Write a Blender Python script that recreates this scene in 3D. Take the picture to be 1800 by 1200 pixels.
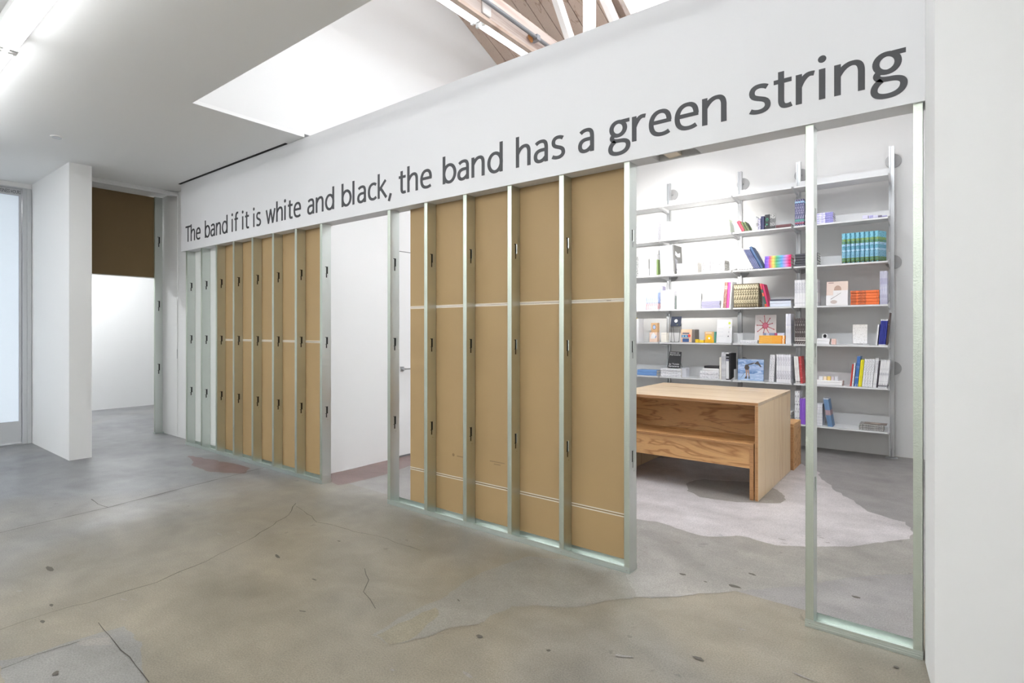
import bpy, bmesh, math, random
from mathutils import Vector, Matrix, noise
random.seed(7)
for o in list(bpy.data.objects): bpy.data.objects.remove(o)
scn = bpy.context.scene
COL = scn.collection
R = math.radians

# ------------------------------------------------------------------ camera
F, HY, EYE = 972.0, 580.0, 1.39          # focal length and horizon in pixels of an 1800 x 1200 frame, eye height in metres
YAW = math.atan2(750, 972)
cd = bpy.data.cameras.new('camera'); cam = bpy.data.objects.new('camera', cd); COL.objects.link(cam)
cam.location = (0, 0, EYE); cam.rotation_euler = (R(90), 0, YAW)
cd.sensor_width = 36; cd.lens = F/1800*36; cd.shift_y = -(600-HY)/1800
cd.clip_start = .02
scn.camera = cam
# ------------------------------------------------------------------ world, exposure
w = bpy.data.worlds.new('world'); scn.world = w; w.use_nodes = True
bgn = w.node_tree.nodes['Background']; bgn.inputs[0].default_value = (.86, .93, 1, 1); bgn.inputs[1].default_value = 1.0
vs = scn.view_settings
vs.view_transform = 'Standard'; vs.look = 'None'; vs.exposure = 0.52; vs.gamma = 1; vs.use_curve_mapping = False
TUBE, SKYLIGHT, DOORGLASS, SPOT = 10.5, 2.7, .2, 900
TUBE2, AISLE_FILL, REAR_FILL = 7.0, 40.0, 20.0
# ------------------------------------------------------------------ measuring helpers: a pixel of the photo -> the point on a real plane
FW = (-math.sin(YAW), math.cos(YAW)); RT = (math.cos(YAW), math.sin(YAW))
def ray(px, py):
    u, v = px-900.0, HY-py
    return (F*FW[0]+u*RT[0], F*FW[1]+u*RT[1], v)
def onz(px, py, z=0.0):
    d = ray(px, py); t = (z-EYE)/d[2]; return (d[0]*t, d[1]*t)
def ony(px, py, Y):
    d = ray(px, py); t = Y/d[1]; return (d[0]*t, EYE+d[2]*t)
def onx(px, py, X):
    d = ray(px, py); t = X/d[0]; return (d[1]*t, EYE+d[2]*t)

# ------------------------------------------------------------------ materials
def lin(c):
    return tuple((x/12.92 if x <= .04045 else ((x+.055)/1.055)**2.4) for x in (v/255 for v in c))+(1,)
MATS = {}
def mat(name, rgb, rough=.6, metal=0.0, spec=.5, emit=None, bump=0.0, bscale=60, var=0.0, vscale=4):
    if name in MATS: return MATS[name]
    m = bpy.data.materials.new(name); m.use_nodes = True; nt = m.node_tree; b = nt.nodes['Principled BSDF']
    c = lin(rgb)
    b.inputs['Base Color'].default_value = c; b.inputs['Roughness'].default_value = rough
    b.inputs['Metallic'].default_value = metal; b.inputs['Specular IOR Level'].default_value = spec
    if emit: b.inputs['Emission Color'].default_value = c; b.inputs['Emission Strength'].default_value = emit
    if var or bump:
        tc = nt.nodes.new('ShaderNodeTexCoord'); n = nt.nodes.new('ShaderNodeTexNoise')
        nt.links.new(tc.outputs['Object'], n.inputs['Vector'])
        n.inputs['Scale'].default_value = vscale; n.inputs['Detail'].default_value = 6
        if var:
            mx = nt.nodes.new('ShaderNodeMix'); mx.data_type = 'RGBA'
            nt.links.new(n.outputs['Fac'], mx.inputs['Factor'])
            mx.inputs['A'].default_value = tuple(v*(1-var) for v in c[:3])+(1,); mx.inputs['B'].default_value = tuple(min(1, v*(1+var)) for v in c[:3])+(1,)
            nt.links.new(mx.outputs['Result'], b.inputs['Base Color'])
        if bump:
            n2 = nt.nodes.new('ShaderNodeTexNoise'); n2.inputs['Scale'].default_value = bscale; n2.inputs['Detail'].default_value = 4
            nt.links.new(tc.outputs['Object'], n2.inputs['Vector'])
            bp = nt.nodes.new('ShaderNodeBump'); bp.inputs['Strength'].default_value = bump; bp.inputs['Distance'].default_value = .01
            nt.links.new(n2.outputs['Fac'], bp.inputs['Height']); nt.links.new(bp.outputs['Normal'], b.inputs['Normal'])
    MATS[name] = m
    return m
def ramp_mat(name, stops, axis='Z', rough=.55, marks=None, mark_scale=(60, 60, 220), mark_thr=.56):
    """print in flat bands along one axis of the object's own box, with illegible marks over it"""
    if name in MATS: return MATS[name]
    m = bpy.data.materials.new(name); m.use_nodes = True; nt = m.node_tree; b = nt.nodes['Principled BSDF']
    b.inputs['Roughness'].default_value = rough
    tc = nt.nodes.new('ShaderNodeTexCoord'); sp = nt.nodes.new('ShaderNodeSeparateXYZ')
    nt.links.new(tc.outputs['Generated'], sp.inputs[0])
    cr = nt.nodes.new('ShaderNodeValToRGB'); cr.color_ramp.interpolation = 'CONSTANT' if not name.startswith('soft') else 'LINEAR'
    el = cr.color_ramp.elements
    while len(el) > 1: el.remove(el[-1])
    el[0].position = stops[0][0]; el[0].color = lin(stops[0][1])
    for p, c in stops[1:]:
        e = el.new(p); e.color = lin(c)
    nt.links.new(sp.outputs[axis], cr.inputs[0])
    out = cr.outputs[0]
    if marks:
        mp = nt.nodes.new('ShaderNodeMapping'); mp.inputs['Scale'].default_value = mark_scale
        nt.links.new(tc.outputs['Object'], mp.inputs[0])
        n = nt.nodes.new('ShaderNodeTexNoise'); n.inputs['Scale'].default_value = 1; n.inputs['Detail'].default_value = 1
        nt.links.new(mp.outputs[0], n.inputs['Vector'])
        g = nt.nodes.new('ShaderNodeMath'); g.operation = 'GREATER_THAN'; g.inputs[1].default_value = mark_thr
        nt.links.new(n.outputs['Fac'], g.inputs[0])
        mx = nt.nodes.new('ShaderNodeMix'); mx.data_type = 'RGBA'; nt.links.new(g.outputs[0], mx.inputs['Factor'])
        nt.links.new(out, mx.inputs['A']); mx.inputs['B'].default_value = lin(marks); out = mx.outputs['Result']
    nt.links.new(out, b.inputs['Base Color'])
    MATS[name] = m
    return m
def galv(name, rgb, rough, knurl=True):
    m = mat(name, rgb, rough, 1.0); nt = m.node_tree; b = nt.nodes['Principled BSDF']
    tc = nt.nodes.new('ShaderNodeTexCoord')
    v = nt.nodes.new('ShaderNodeTexVoronoi'); v.inputs['Scale'].default_value = 150 if knurl else 60
    nt.links.new(tc.outputs['Object'], v.inputs['Vector'])
    n = nt.nodes.new('ShaderNodeTexNoise'); n.inputs['Scale'].default_value = 9; n.inputs['Detail'].default_value = 3
    nt.links.new(tc.outputs['Object'], n.inputs['Vector'])
    mr = nt.nodes.new('ShaderNodeMapRange'); mr.inputs['To Min'].default_value = rough-.08; mr.inputs['To Max'].default_value = rough+.1
    nt.links.new(n.outputs['Fac'], mr.inputs['Value']); nt.links.new(mr.outputs[0], b.inputs['Roughness'])
    bp = nt.nodes.new('ShaderNodeBump'); bp.inputs['Strength'].default_value = .22; bp.inputs['Distance'].default_value = .002
    nt.links.new(v.outputs['Distance'], bp.inputs['Height']); nt.links.new(bp.outputs['Normal'], b.inputs['Normal'])
    return m
def wood(name, light, dark, axis=(1, 14, 14), rough=.45, knots=.5):
    if name in MATS: return MATS[name]
    m = bpy.data.materials.new(name); m.use_nodes = True; nt = m.node_tree; b = nt.nodes['Principled BSDF']
    b.inputs['Roughness'].default_value = rough
    tc = nt.nodes.new('ShaderNodeTexCoord'); mp = nt.nodes.new('ShaderNodeMapping'); mp.inputs['Scale'].default_value = axis
    nt.links.new(tc.outputs['Object'], mp.inputs[0])
    n = nt.nodes.new('ShaderNodeTexNoise'); n.inputs['Scale'].default_value = 1.1; n.inputs['Detail'].default_value = 3; n.inputs['Distortion'].default_value = .6
    nt.links.new(mp.outputs[0], n.inputs['Vector'])
    k = nt.nodes.new('ShaderNodeMath'); k.operation = 'MULTIPLY'; k.inputs[1].default_value = 13*knots
    nt.links.new(n.outputs['Fac'], k.inputs[0])
    fr = nt.nodes.new('ShaderNodeMath'); fr.operation = 'PINGPONG'; fr.inputs[1].default_value = 1
    nt.links.new(k.outputs[0], fr.inputs[0])
    cr = nt.nodes.new('ShaderNodeValToRGB'); el = cr.color_ramp.elements
    el[0].position = 0; el[0].color = lin(dark); el[1].position = .32; el[1].color = lin(light)
    nt.links.new(fr.outputs[0], cr.inputs[0])
    n2 = nt.nodes.new('ShaderNodeTexNoise'); n2.inputs['Scale'].default_value = 6; n2.inputs['Detail'].default_value = 8
    mp2 = nt.nodes.new('ShaderNodeMapping'); mp2.inputs['Scale'].default_value = tuple(a*3 for a in axis)
    nt.links.new(tc.outputs['Object'], mp2.inputs[0]); nt.links.new(mp2.outputs[0], n2.inputs['Vector'])
    mx = nt.nodes.new('ShaderNodeMix'); mx.data_type = 'RGBA'; mx.blend_type = 'MULTIPLY'; mx.inputs['Factor'].default_value = .25
    nt.links.new(cr.outputs[0], mx.inputs['A']); nt.links.new(n2.outputs['Fac'], mx.inputs['B'])
    nt.links.new(mx.outputs['Result'], b.inputs['Base Color'])
    MATS[name] = m
    return m
def concrete(name, base, warm, rough=.38, xr=None):
    """polished concrete: broad warm and cool clouds, trowel streaks, fine aggregate, dark pits"""
    m = bpy.data.materials.new(name); m.use_nodes = True; nt = m.node_tree; b = nt.nodes['Principled BSDF']
    tc = nt.nodes.new('ShaderNodeTexCoord')
    def noise(s, d, dist=0, sc=(1, 1, 1)):
        mp = nt.nodes.new('ShaderNodeMapping'); mp.inputs['Scale'].default_value = sc
        nt.links.new(tc.outputs['Object'], mp.inputs[0])
        n = nt.nodes.new('ShaderNodeTexNoise'); n.inputs['Scale'].default_value = s; n.inputs['Detail'].default_value = d; n.inputs['Distortion'].default_value = dist
        nt.links.new(mp.outputs[0], n.inputs['Vector']); return n.outputs['Fac']
    def ramp(src, a, bb, p0, p1):
        r = nt.nodes.new('ShaderNodeValToRGB'); e = r.color_ramp.elements
        e[0].position = p0; e[0].color = a; e[1].position = p1; e[1].color = bb
        nt.links.new(src, r.inputs[0]); return r.outputs[0]
    def mul(a, bb, f, mode='MULTIPLY'):
        x = nt.nodes.new('ShaderNodeMix'); x.data_type = 'RGBA'; x.blend_type = mode; x.inputs['Factor'].default_value = f
        nt.links.new(a, x.inputs['A']); nt.links.new(bb, x.inputs['B']); return x.outputs['Result']
    g = lambda v: (v, v, v, 1)
    fac = noise(.45, 4, .6)
    if xr:                                   # cooler tone toward the glass door, warmer tone away from it
        sp = nt.nodes.new('ShaderNodeSeparateXYZ'); nt.links.new(tc.outputs['Object'], sp.inputs[0])
        q = nt.nodes.new('ShaderNodeMapRange'); q.inputs['From Min'].default_value = xr[0]; q.inputs['From Max'].default_value = xr[1]; q.inputs['To Min'].default_value = -.22; q.inputs['To Max'].default_value = .16
        nt.links.new(sp.outputs['X'], q.inputs['Value'])
        ad = nt.nodes.new('ShaderNodeMath'); ad.operation = 'ADD'; nt.links.new(fac, ad.inputs[0]); nt.links.new(q.outputs[0], ad.inputs[1]); fac = ad.outputs[0]
    c = ramp(fac, lin(base), lin(warm), .34, .66)
    c = mul(c, ramp(noise(1.3, 9, .9, (1, 1.6, 1)), g(.78), g(1.15), .3, .7), 1)
    c = mul(c, ramp(noise(7, 8, .3), g(.92), g(1.05), .35, .65), 1)
    c = mul(c, ramp(noise(150, 4), g(.76), g(1.16), .32, .68), 1)
    c = mul(c, ramp(noise(4.4, 5, 1.6), g(.70), g(1), .255, .30), 1)
    nt.links.new(c, b.inputs['Base Color'])
    mr = nt.nodes.new('ShaderNodeMapRange'); mr.inputs['To Min'].default_value = rough-.1; mr.inputs['To Max'].default_value = rough+.14
    nt.links.new(noise(1.7, 6, .8), mr.inputs['Value']); nt.links.new(mr.outputs[0], b.inputs['Roughness'])
    bp = nt.nodes.new('ShaderNodeBump'); bp.inputs['Strength'].default_value = .06; bp.inputs['Distance'].default_value = .01
    nt.links.new(noise(40, 6), bp.inputs['Height']); nt.links.new(bp.outputs['Normal'], b.inputs['Normal'])
    MATS[name] = m
    return m
WHITE = mat('white_paint', (232, 232, 231), .62, bump=.03, bscale=260)
CEIL = mat('ceiling_paint', (240, 240, 239), .7, bump=.03, bscale=200)
HEAD = mat('header_paint', (219, 219, 220), .6, bump=.03, bscale=260)
VINYL = mat('lettering_vinyl', (58, 59, 62), .5)
KRAFT = mat('kraft_paper', (165, 138, 96), .62, var=.06, vscale=2.5, bump=.04, bscale=150)
KRAFT_D = mat('kraft_paper_brown', (133, 110, 76), .75, var=.06, vscale=2.5)
TAPE = mat('paper_edge', (214, 206, 190), .7)
GYP = mat('gypsum_edge', (226, 224, 218), .8)
GALV = galv('galvanised_steel', (214, 219, 215), .30)
GALV_F = galv('galvanised_flange', (196, 203, 192), .42)
TRACKM = mat('galvanised_track', (204, 212, 207), .33, 1.0)
SCREW = mat('screw_steel', (190, 192, 190), .3, 1)
ALU = mat('anodised_aluminium', (186, 188, 190), .38, .85)
DISC = mat('bracket_grey', (168, 168, 168), .5, .3)
SHELFW = mat('shelf_enamel', (228, 229, 230), .4)
DARK = mat('black_gap', (22, 22, 22), .8)
DOORP = mat('door_aluminium', (190, 192, 194), .5, .15)
CONC = concrete('concrete_front', (131, 132, 134), (138, 130, 115), xr=(-6.5, -2.2))
PALE = concrete('concrete_skim', (194, 189, 190), (188, 182, 181), .42)
MIDC = concrete('concrete_worn', (152, 149, 145), (146, 141, 132), .42)
SUBC = concrete('concrete_faded', (140, 137, 131), (141, 136, 125), .42)
SLABC = concrete('concrete_slab', (134, 133, 132), (136, 133, 128), .42)
BACKC = concrete('concrete_grey', (146, 143, 142), (142, 138, 135), .42)
REDC = concrete('concrete_oxide', (122, 100, 98), (128, 108, 104), .4)
TANC = concrete('concrete_tan', (146, 137, 116), (140, 133, 117), .5)
STAIN_SHADE = concrete('concrete_stain_shade', (140, 135, 130), (146, 140, 134), .42)
CRACK = mat('crack_dark', (74, 70, 64), .9)
CHIP = mat('chip_dark', (92, 87, 80), .8)
PLY = wood('plywood_face', (226, 193, 148), (203, 164, 116), (.9, 9, 9), .4, .45)
PLYV = wood('plywood_end', (250, 222, 182), (236, 202, 158), (7, 7, .5), .4, .4)
PLYF = wood('fir_plywood', (224, 174, 118), (182, 128, 76), (1.3, 7, 7), .5, .8)
PLYE = wood('plywood_edge', (190, 140, 92), (150, 100, 60), (.2, 1, 60), .55, 1.2)
PLYTOP = wood('plywood_top', (230, 205, 172), (214, 184, 146), (.7, 8, 8), .3, .35)
PLANK = wood('limed_plank', (206, 184, 168), (172, 146, 128), (9, .8, 9), .7, .45)
RAFT = mat('painted_timber', (232, 226, 222), .6, var=.05, vscale=6)
BEAMW = wood('washed_beam', (220, 205, 196), (196, 172, 160), (8, .6, 8), .7, .35)
TUBEM = mat('tube_glow', (249, 251, 253), .4, emit=TUBE)
TUBEM2 = mat('tube_glow_back', (246, 250, 255), .4, emit=TUBE2)
FIXT = mat('fixture_enamel', (235, 235, 233), .4)
GLOWSKY = mat('skylight_diffuser', (250, 252, 255), .4, emit=SKYLIGHT)
REAR_FILLM = mat('fill_glow_rear', (249, 251, 253), .4, emit=REAR_FILL)
AISLE_FILLM = mat('fill_glow_aisle', (246, 250, 255), .4, emit=AISLE_FILL)
FARFILL = mat('fill_glow_far', (249, 251, 253), .4, emit=88)
GLASSD = mat('frosted_glass', (226, 236, 246), .3, emit=DOORGLASS)
PAGES = mat('page_block', (236, 233, 226), .8)

# ------------------------------------------------------------------ mesh helpers
class MB:
    def __init__(s): s.v = []; s.f = []; s.m = []
    def add(s, vs, fs, mi=0):
        n = len(s.v); s.v += [tuple(v) for v in vs]; s.f += [tuple(i+n for i in f) for f in fs]; s.m += [mi]*len(fs)
    def box(s, a, b, mi=0):
        x0, y0, z0 = a; x1, y1, z1 = b
        s.add([(x0,y0,z0),(x1,y0,z0),(x1,y1,z0),(x0,y1,z0),(x0,y0,z1),(x1,y0,z1),(x1,y1,z1),(x0,y1,z1)],
              [(0,3,2,1),(4,5,6,7),(0,1,5,4),(1,2,6,5),(2,3,7,6),(3,0,4,7)], mi); return s
    def prism(s, poly, z0, z1, mi=0, f=lambda x, y, z: (x, y, z)):
        n = len(poly)
        vs = [f(x, y, z0) for x, y in poly]+[f(x, y, z1) for x, y in poly]
        s.add(vs, [tuple(range(n))[::-1], tuple(range(n, 2*n))]+[(i, (i+1) % n, (i+1) % n+n, i+n) for i in range(n)], mi); return s
    def tube(s, p, q, r, n=12, mi=0, r2=None):
        p, q = Vector(p), Vector(q); d = (q-p).normalized(); a = d.orthogonal().normalized(); b = d.cross(a)
        r2 = r if r2 is None else r2
        vs = [p+r*(a*math.cos(2*math.pi*i/n)+b*math.sin(2*math.pi*i/n)) for i in range(n)]+[q+r2*(a*math.cos(2*math.pi*i/n)+b*math.sin(2*math.pi*i/n)) for i in range(n)]
        s.add(vs, [tuple(range(n))[::-1], tuple(range(n, 2*n))]+[(i, (i+1) % n, (i+1) % n+n, i+n) for i in range(n)], mi); return s
    def bar(s, p, q, wd, th, up=(1, 0, 0), mi=0):
        p, q = Vector(p), Vector(q); d = (q-p).normalized(); a = Vector(up).normalized(); b = d.cross(a).normalized()
        vs = [p+sx*a*wd/2+sy*b*th/2 for sx, sy in ((-1,-1),(1,-1),(1,1),(-1,1))]+[q+sx*a*wd/2+sy*b*th/2 for sx, sy in ((-1,-1),(1,-1),(1,1),(-1,1))]
        s.add(vs, [(0,3,2,1),(4,5,6,7),(0,1,5,4),(1,2,6,5),(2,3,7,6),(3,0,4,7)], mi); return s
    def mesh(s, name, mats):
        me = bpy.data.meshes.new(name); me.from_pydata(s.v, [], s.f)
        for m in (mats if isinstance(mats, (list, tuple)) else [mats]): me.materials.append(m)
        for p, i in zip(me.polygons, s.m): p.material_index = i
        bm = bmesh.new(); bm.from_mesh(me); bmesh.ops.recalc_face_normals(bm, faces=bm.faces); bm.to_mesh(me); bm.free()
        return me
    def build(s, name, mats, parent=None, bevel=0, loc=None):
        return put(name, s.mesh(name, mats), parent, bevel, loc)
def put(name, me, parent=None, bevel=0, loc=None, rot=None):
    o = bpy.data.objects.new(name, me); COL.objects.link(o)
    if parent: o.parent = parent
    if loc is not None: o.location = loc
    if rot is not None: o.rotation_euler = rot
    if bevel:
        b = o.modifiers.new('bevel', 'BEVEL'); b.width = bevel; b.segments = 2; b.limit_method = 'ANGLE'
    return o
def tag(o, label, cat, group=None):
    o['label'] = label; o['category'] = cat
    if group: o['group'] = group
    return o
def struct(o, label=None):
    o['kind'] = 'structure'
    if label: o['label'] = label
    return o
def empty(name, loc=(0, 0, 0), rz=0):
    o = bpy.data.objects.new(name, None); COL.objects.link(o); o.location = loc; o.rotation_euler = (0, 0, rz); o.empty_display_size = .1
    return o
def smooth(o):
    for p in o.data.polygons: p.use_smooth = True
    return o

# ------------------------------------------------------------------ the room shell
PY = 2.9                # front of the stud partitions
CZ = 3.18               # low ceiling
XW = -4.66              # white cross wall that runs back from the partition and up to the roof
roofz = lambda y: 4.925-.42*(y-5.714)
floor = struct(MB().box((-12, -4.2, -.1), (2.6, 7.6, 0)).build('floor', CONC))
def patch(name, pts, m, z, px=True):
    pl = [onz(*p) for p in pts] if px else pts
    # worn, ragged outline
    out = []
    for i, a in enumerate(pl):
        b = pl[(i+1) % len(pl)]; L = math.dist(a, b); n = max(1, min(40, int(L/.03)))
        for k in range(n):
            t = k/n; x, y = a[0]+(b[0]-a[0])*t, a[1]+(b[1]-a[1])*t
            if px:
                q = noise.noise_vector(Vector((x*3, y*3, z*900)))*.05+noise.noise_vector(Vector((x*14, y*14, 3)))*.022
                x += q.x; y += q.y
            out.append((x, y))
    bm = bmesh.new(); vs = [bm.verts.new((x, y, z)) for x, y in out]; es = [bm.edges.new((vs[i], vs[(i+1) % len(vs)])) for i in range(len(vs))]
    bmesh.ops.triangle_fill(bm, edges=es, use_beauty=True)
    for f in bm.faces:
        if f.normal.z < 0: f.normal_flip()
    me = bpy.data.meshes.new(name); bm.to_mesh(me); bm.free(); me.materials.append(m)
    return put(name, me, floor)
patch('floor_slab', [(-4.5, 3.06), (-.06, 3.06), (-.06, 7.38), (-4.64, 7.38), (-4.64, 3.06)], BACKC, .0008, False)
patch('floor_patch', [(665,1120),(700,1090),(760,1056),(850,1008),(930,978),(1010,985),(1060,985),(1125,1000),(1150,1047),(1060,1054),(990,1064),(900,1068),(850,1092),(795,1105),(740,1130),(690,1142)], SUBC, .0014)
patch('floor_patch', [(1010,975),(1112,905),(1250,900),(1450,930),(1608,930),(1608,1008),(1420,1028),(1330,1034),(1200,1042),(1120,1046),(1100,1005)], MIDC, .0016)
patch('floor_patch', [(1000,830),(1000,880),(1112,914),(1160,920),(1230,940),(1300,943),(1370,957),(1420,962),(1500,962),(1560,952),(1590,945),(1598,932),(1590,917),(1530,900),(1500,880),(1465,860),(1440,830),(1420,822),(1390,806),(1330,800),(1110,806)], PALE, .0020)
patch('floor_patch', [(1206,850),(1212,862),(1235,876),(1300,883),(1345,884),(1375,886),(1387,880),(1378,866),(1352,856),(1300,846),(1240,842)], STAIN_SHADE, .0026)  # the table's shadow, painted on the floor as a darker patch
patch('floor_patch', [(560,838),(620,824),(700,800),(735,795),(735,812),(690,828),(640,843),(600,852)], REDC, .0014)
patch('floor_patch', [(330,800),(380,808),(440,822),(430,832),(370,828),(335,818)], REDC, .0006)
patch('floor_patch', [(668,1120),(720,1092),(758,1072),(768,1090),(752,1112),(735,1128),(690,1142)], TANC, .0018)
patch('floor_patch', [(0,1160),(60,1150),(140,1125),(215,1100),(262,1200),(240,1230),(0,1230)], SLABC, .0006)
patch('floor_patch', [(138,1128),(190,1118),(196,1132),(150,1138)], STAIN_SHADE, .001)
def crack(name, pts, wd, jit, z=.0031):
    pl = [onz(*p) for p in pts]; line = []
    for a, b in zip(pl, pl[1:]):
        n = max(2, int(math.dist(a, b)/.07))
        for k in range(n):
            t = k/n; line.append((a[0]+(b[0]-a[0])*t+random.uniform(-jit, jit), a[1]+(b[1]-a[1])*t+random.uniform(-jit, jit)))
    line.append(pl[-1]); m = MB()
    vs = []
    for i, p in enumerate(line):
        a = Vector(line[max(0, i-1)]); b = Vector(line[min(len(line)-1, i+1)]); d = (b-a).normalized(); nrm = Vector((-d.y, d.x))*wd/2*random.uniform(.5, 1.3)
        vs += [(p[0]+nrm.x, p[1]+nrm.y, z), (p[0]-nrm.x, p[1]-nrm.y, z)]
    m.add(vs, [(2*i, 2*i+1, 2*i+3, 2*i+2) for i in range(len(line)-1)])
    return m.build(name, CRACK, floor)
crack('floor_joint', [(-40,946),(190,892),(345,852),(480,818),(560,800)], .008, .003)
crack('floor_crack', [(160,878),(172,886),(190,892)], .007, .004)
crack('floor_crack', [(1,1108),(90,1078),(190,1050),(270,1025),(345,995),(420,958),(470,930),(505,905),(520,885)], .004, .012)
crack('floor_crack', [(520,890),(560,918),(640,938),(680,948),(740,968)], .003, .012)
crack('floor_crack', [(640,1000),(648,1020),(640,1040),(660,1070)], .003, .01)
crack('floor_crack', [(172,1095),(200,1130),(240,1170),(262,1200)], .004, .004)
crack('floor_crack', [(0,1178),(60,1152),(140,1128)], .004, .006)
for (px, py, a, b) in [(843,1119,.020,.012),(964,1144,.011,.008),(552,1019,.022,.006),(1505,1050,.022,.012),(1228,1158,.026,.012),(1290,1031,.035,.02),(1200,1010,.02,.012),(1575,1173,.012,.008),(88,1000,.05,.016),(75,1093,.02,.01),(90,1064,.02,.008),(1240,1023,.012,.006)]:
    X, Y = onz(px, py); pts = [(X+a*math.cos(t)*random.uniform(.7, 1.2), Y+b*math.sin(t)*random.uniform(.7, 1.2)) for t in [i*math.pi/5 for i in range(10)]]
    m = MB(); m.add([(x, y, .0032) for x, y in pts], [tuple(range(10))]); m.build('floor_chip', CHIP, floor)

rs = random.Random(3)
for k in range(46):
    px, py = (rs.uniform(1120, 1600), rs.uniform(945, 1035)) if k < 26 else (rs.uniform(20, 1500), rs.uniform(900, 1190))
    X, Y = onz(px, py); a, b, an = rs.uniform(.008, .045), rs.uniform(.004, .012), rs.uniform(-.5, .5)
    if 2.86 < Y < 3.05 or X > -.12: continue
    pts = []
    for i in range(12):
        t = i*math.pi/6; u, v = a*math.cos(t)*rs.uniform(.6, 1.2), b*math.sin(t)*rs.uniform(.6, 1.2); pts.append((X+u*math.cos(an)-v*math.sin(an), Y+u*math.sin(an)+v*math.cos(an)))
    m = MB(); m.add([(x, y, .0030) for x, y in pts], [tuple(range(12))]); m.build('floor_scuff', [STAIN_SHADE, CHIP, MIDC][k % 3] if k >= 26 else STAIN_SHADE, floor)
# ceiling with the open light well in front of the lettered header
c = MB()
c.box((-8.95, -4.2, CZ), (XW-.0005, 2.886, CZ+.12)); c.box((XW-.0005, -4.2, CZ), (2.6, 1.912, CZ+.12)); c.box((.1, 1.912, CZ), (2.6, 2.62, CZ+.12))
c.box((-12, -.5, CZ+.001), (-8.95, 5.2, CZ+.12)); c.box((-8.95, 2.886, CZ+.012), (XW-.16, 5.2, CZ+.12))
struct(c.build('ceiling', CEIL))
m = MB().box((-7.36, 2.862, CZ-.006), (-4.95, 2.886, CZ+.004)); struct(m.build('gap_shade_strip', DARK))  # black strip painted in for the shade of the ceiling gap
# header over the studs, flush white board with a boxed underside
m = MB().box((-7.355, 2.887, 2.35), (-1.26, 3.02, CZ-.005)); m.box((-1.02, 2.887, 2.35), (-.045, 3.02, CZ-.005)); m.box((-1.26, 2.887, 2.35), (-1.02, 2.9, CZ-.005)); m.box((-1.26, 2.9, 2.42), (-1.02, 3.02, CZ-.005)); m.box((-1.26, 3.006, 2.35), (-1.02, 3.02, 2.42)); struct(m.build('wall_header', HEAD))
# right-hand wall end, close to the camera, with a splayed corner
m = MB().prism([(-.0447, 2.888), (-.012, 2.62), (2.6, 2.62), (2.6, 7.5), (-.03, 7.5), (-.03, 3.02)], 0, 6.8); struct(m.build('wall_right', WHITE))
# cross wall: full height behind the partition, only above the ceiling in front of it
T = .15
poly = [(3.03, 0), (7.4, 0), (7.4, roofz(7.4)), (1.9, roofz(1.9)), (1.9, CZ+.03), (3.03, CZ+.03)]
m = MB().prism(poly, XW-T, XW, f=lambda y, z, x: (x, y, z)); struct(m.build('wall_cross', WHITE))
struct(MB().box((XW-T, 7.4, 0), (2.6, 7.55, 4.6)).build('wall_back', WHITE))
struct(MB().box((XW-T, 1.76, CZ+.12), (2.6, 1.9, 6.8)).build('wall_well', WHITE))
# stub wall beside the glass door, door wall, passage walls, the far room
XD = -8.85
struct(MB().box((XD, 1.78, 0), (-7.33, 1.98, CZ)).build('wall_stub', WHITE))
m = MB().box((XD-.15, -4.2, 0), (XD, -2.4, CZ)); m.box((XD-.15, -2.4, 2.95), (XD, .62, CZ)); m.box((XD-.15, -2.4, 0), (XD, .62, .25)); m.box((XD-.15, 1.775, 0), (XD, 1.79, CZ)); m.box((XD-.15, .62, 3.125), (XD, 1.775, CZ)); struct(m.build('wall_left', WHITE))
m = MB().box((-8.42, 3.045, 0), (-7.30, 3.2, CZ+.01)); struct(m.build('wall_passage', WHITE))
m = MB().box((-7.862, 3.036, .012), (-7.850, 3.046, CZ-.03)); struct(m.build('trim_2', WHITE))
m = MB().box((-7.93, 1.98, 3.135), (-7.86, 3.045, CZ)); m.box((-7.875, 1.98, 3.165), (-7.845, 3.045, CZ)); struct(m.build('trim_3', WHITE))
m = MB().box((-7.856, 3.035, 1.02), (-7.85, 3.04, 1.14)); tag(m.build('door_hinge', ALU), 'small steel hinge on the white passage wall beside the metal jamb stud', 'hinge')
struct(MB().box((-11.75, -.5, 0), (-11.58, 5.2, CZ)).build('wall_far', WHITE))
struct(MB().box((-11.6, 5.05, 0), (-4.8, 5.2, CZ)).build('wall_far_end', WHITE))
struct(MB().box((-11.6, -.5, 0), (-9.0, -.38, CZ)).build('wall_far_side', WHITE))
struct(MB().box((-9.0, -4.3, 0), (2.6, -4.2, CZ)).build('wall_rear', WHITE))
struct(MB().box((2.6, -4.3, 0), (2.7, 7.5, 6.8)).build('wall_right_far', WHITE))

# glass entrance door at the far left
fr = struct(MB().box((XD-.06, 1.69, 0), (XD+.012, 1.735, 3.12)).box((XD-.06, .62, 0), (XD+.012, .67, 3.12)).box((XD-.06, .62, 3.105), (XD+.02, 1.735, 3.12)).box((XD-.06, 1.735, 0), (XD+.022, 1.775, 3.12)).build('door_1', DOORP, bevel=.003))
lf = MB().box((XD-.05, 1.66, .03), (XD-.004, 1.684, 3.10)).box((XD-.05, .672, .03), (XD-.004, .78, 3.10)).box((XD-.05, .78, .03), (XD-.004, 1.66, .285)).box((XD-.05, .78, 3.02), (XD-.004, 1.66, 3.10)).build('leaf_frame', DOORP, fr)
MB().box((XD-.035, .78, .285), (XD-.02, 1.66, 3.02)).build('glass_pane', GLASSD, lf)
MB().box((XD-.05, .62, 0), (XD+.05, 1.69, .014)).build('threshold', ALU, fr)

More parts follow.
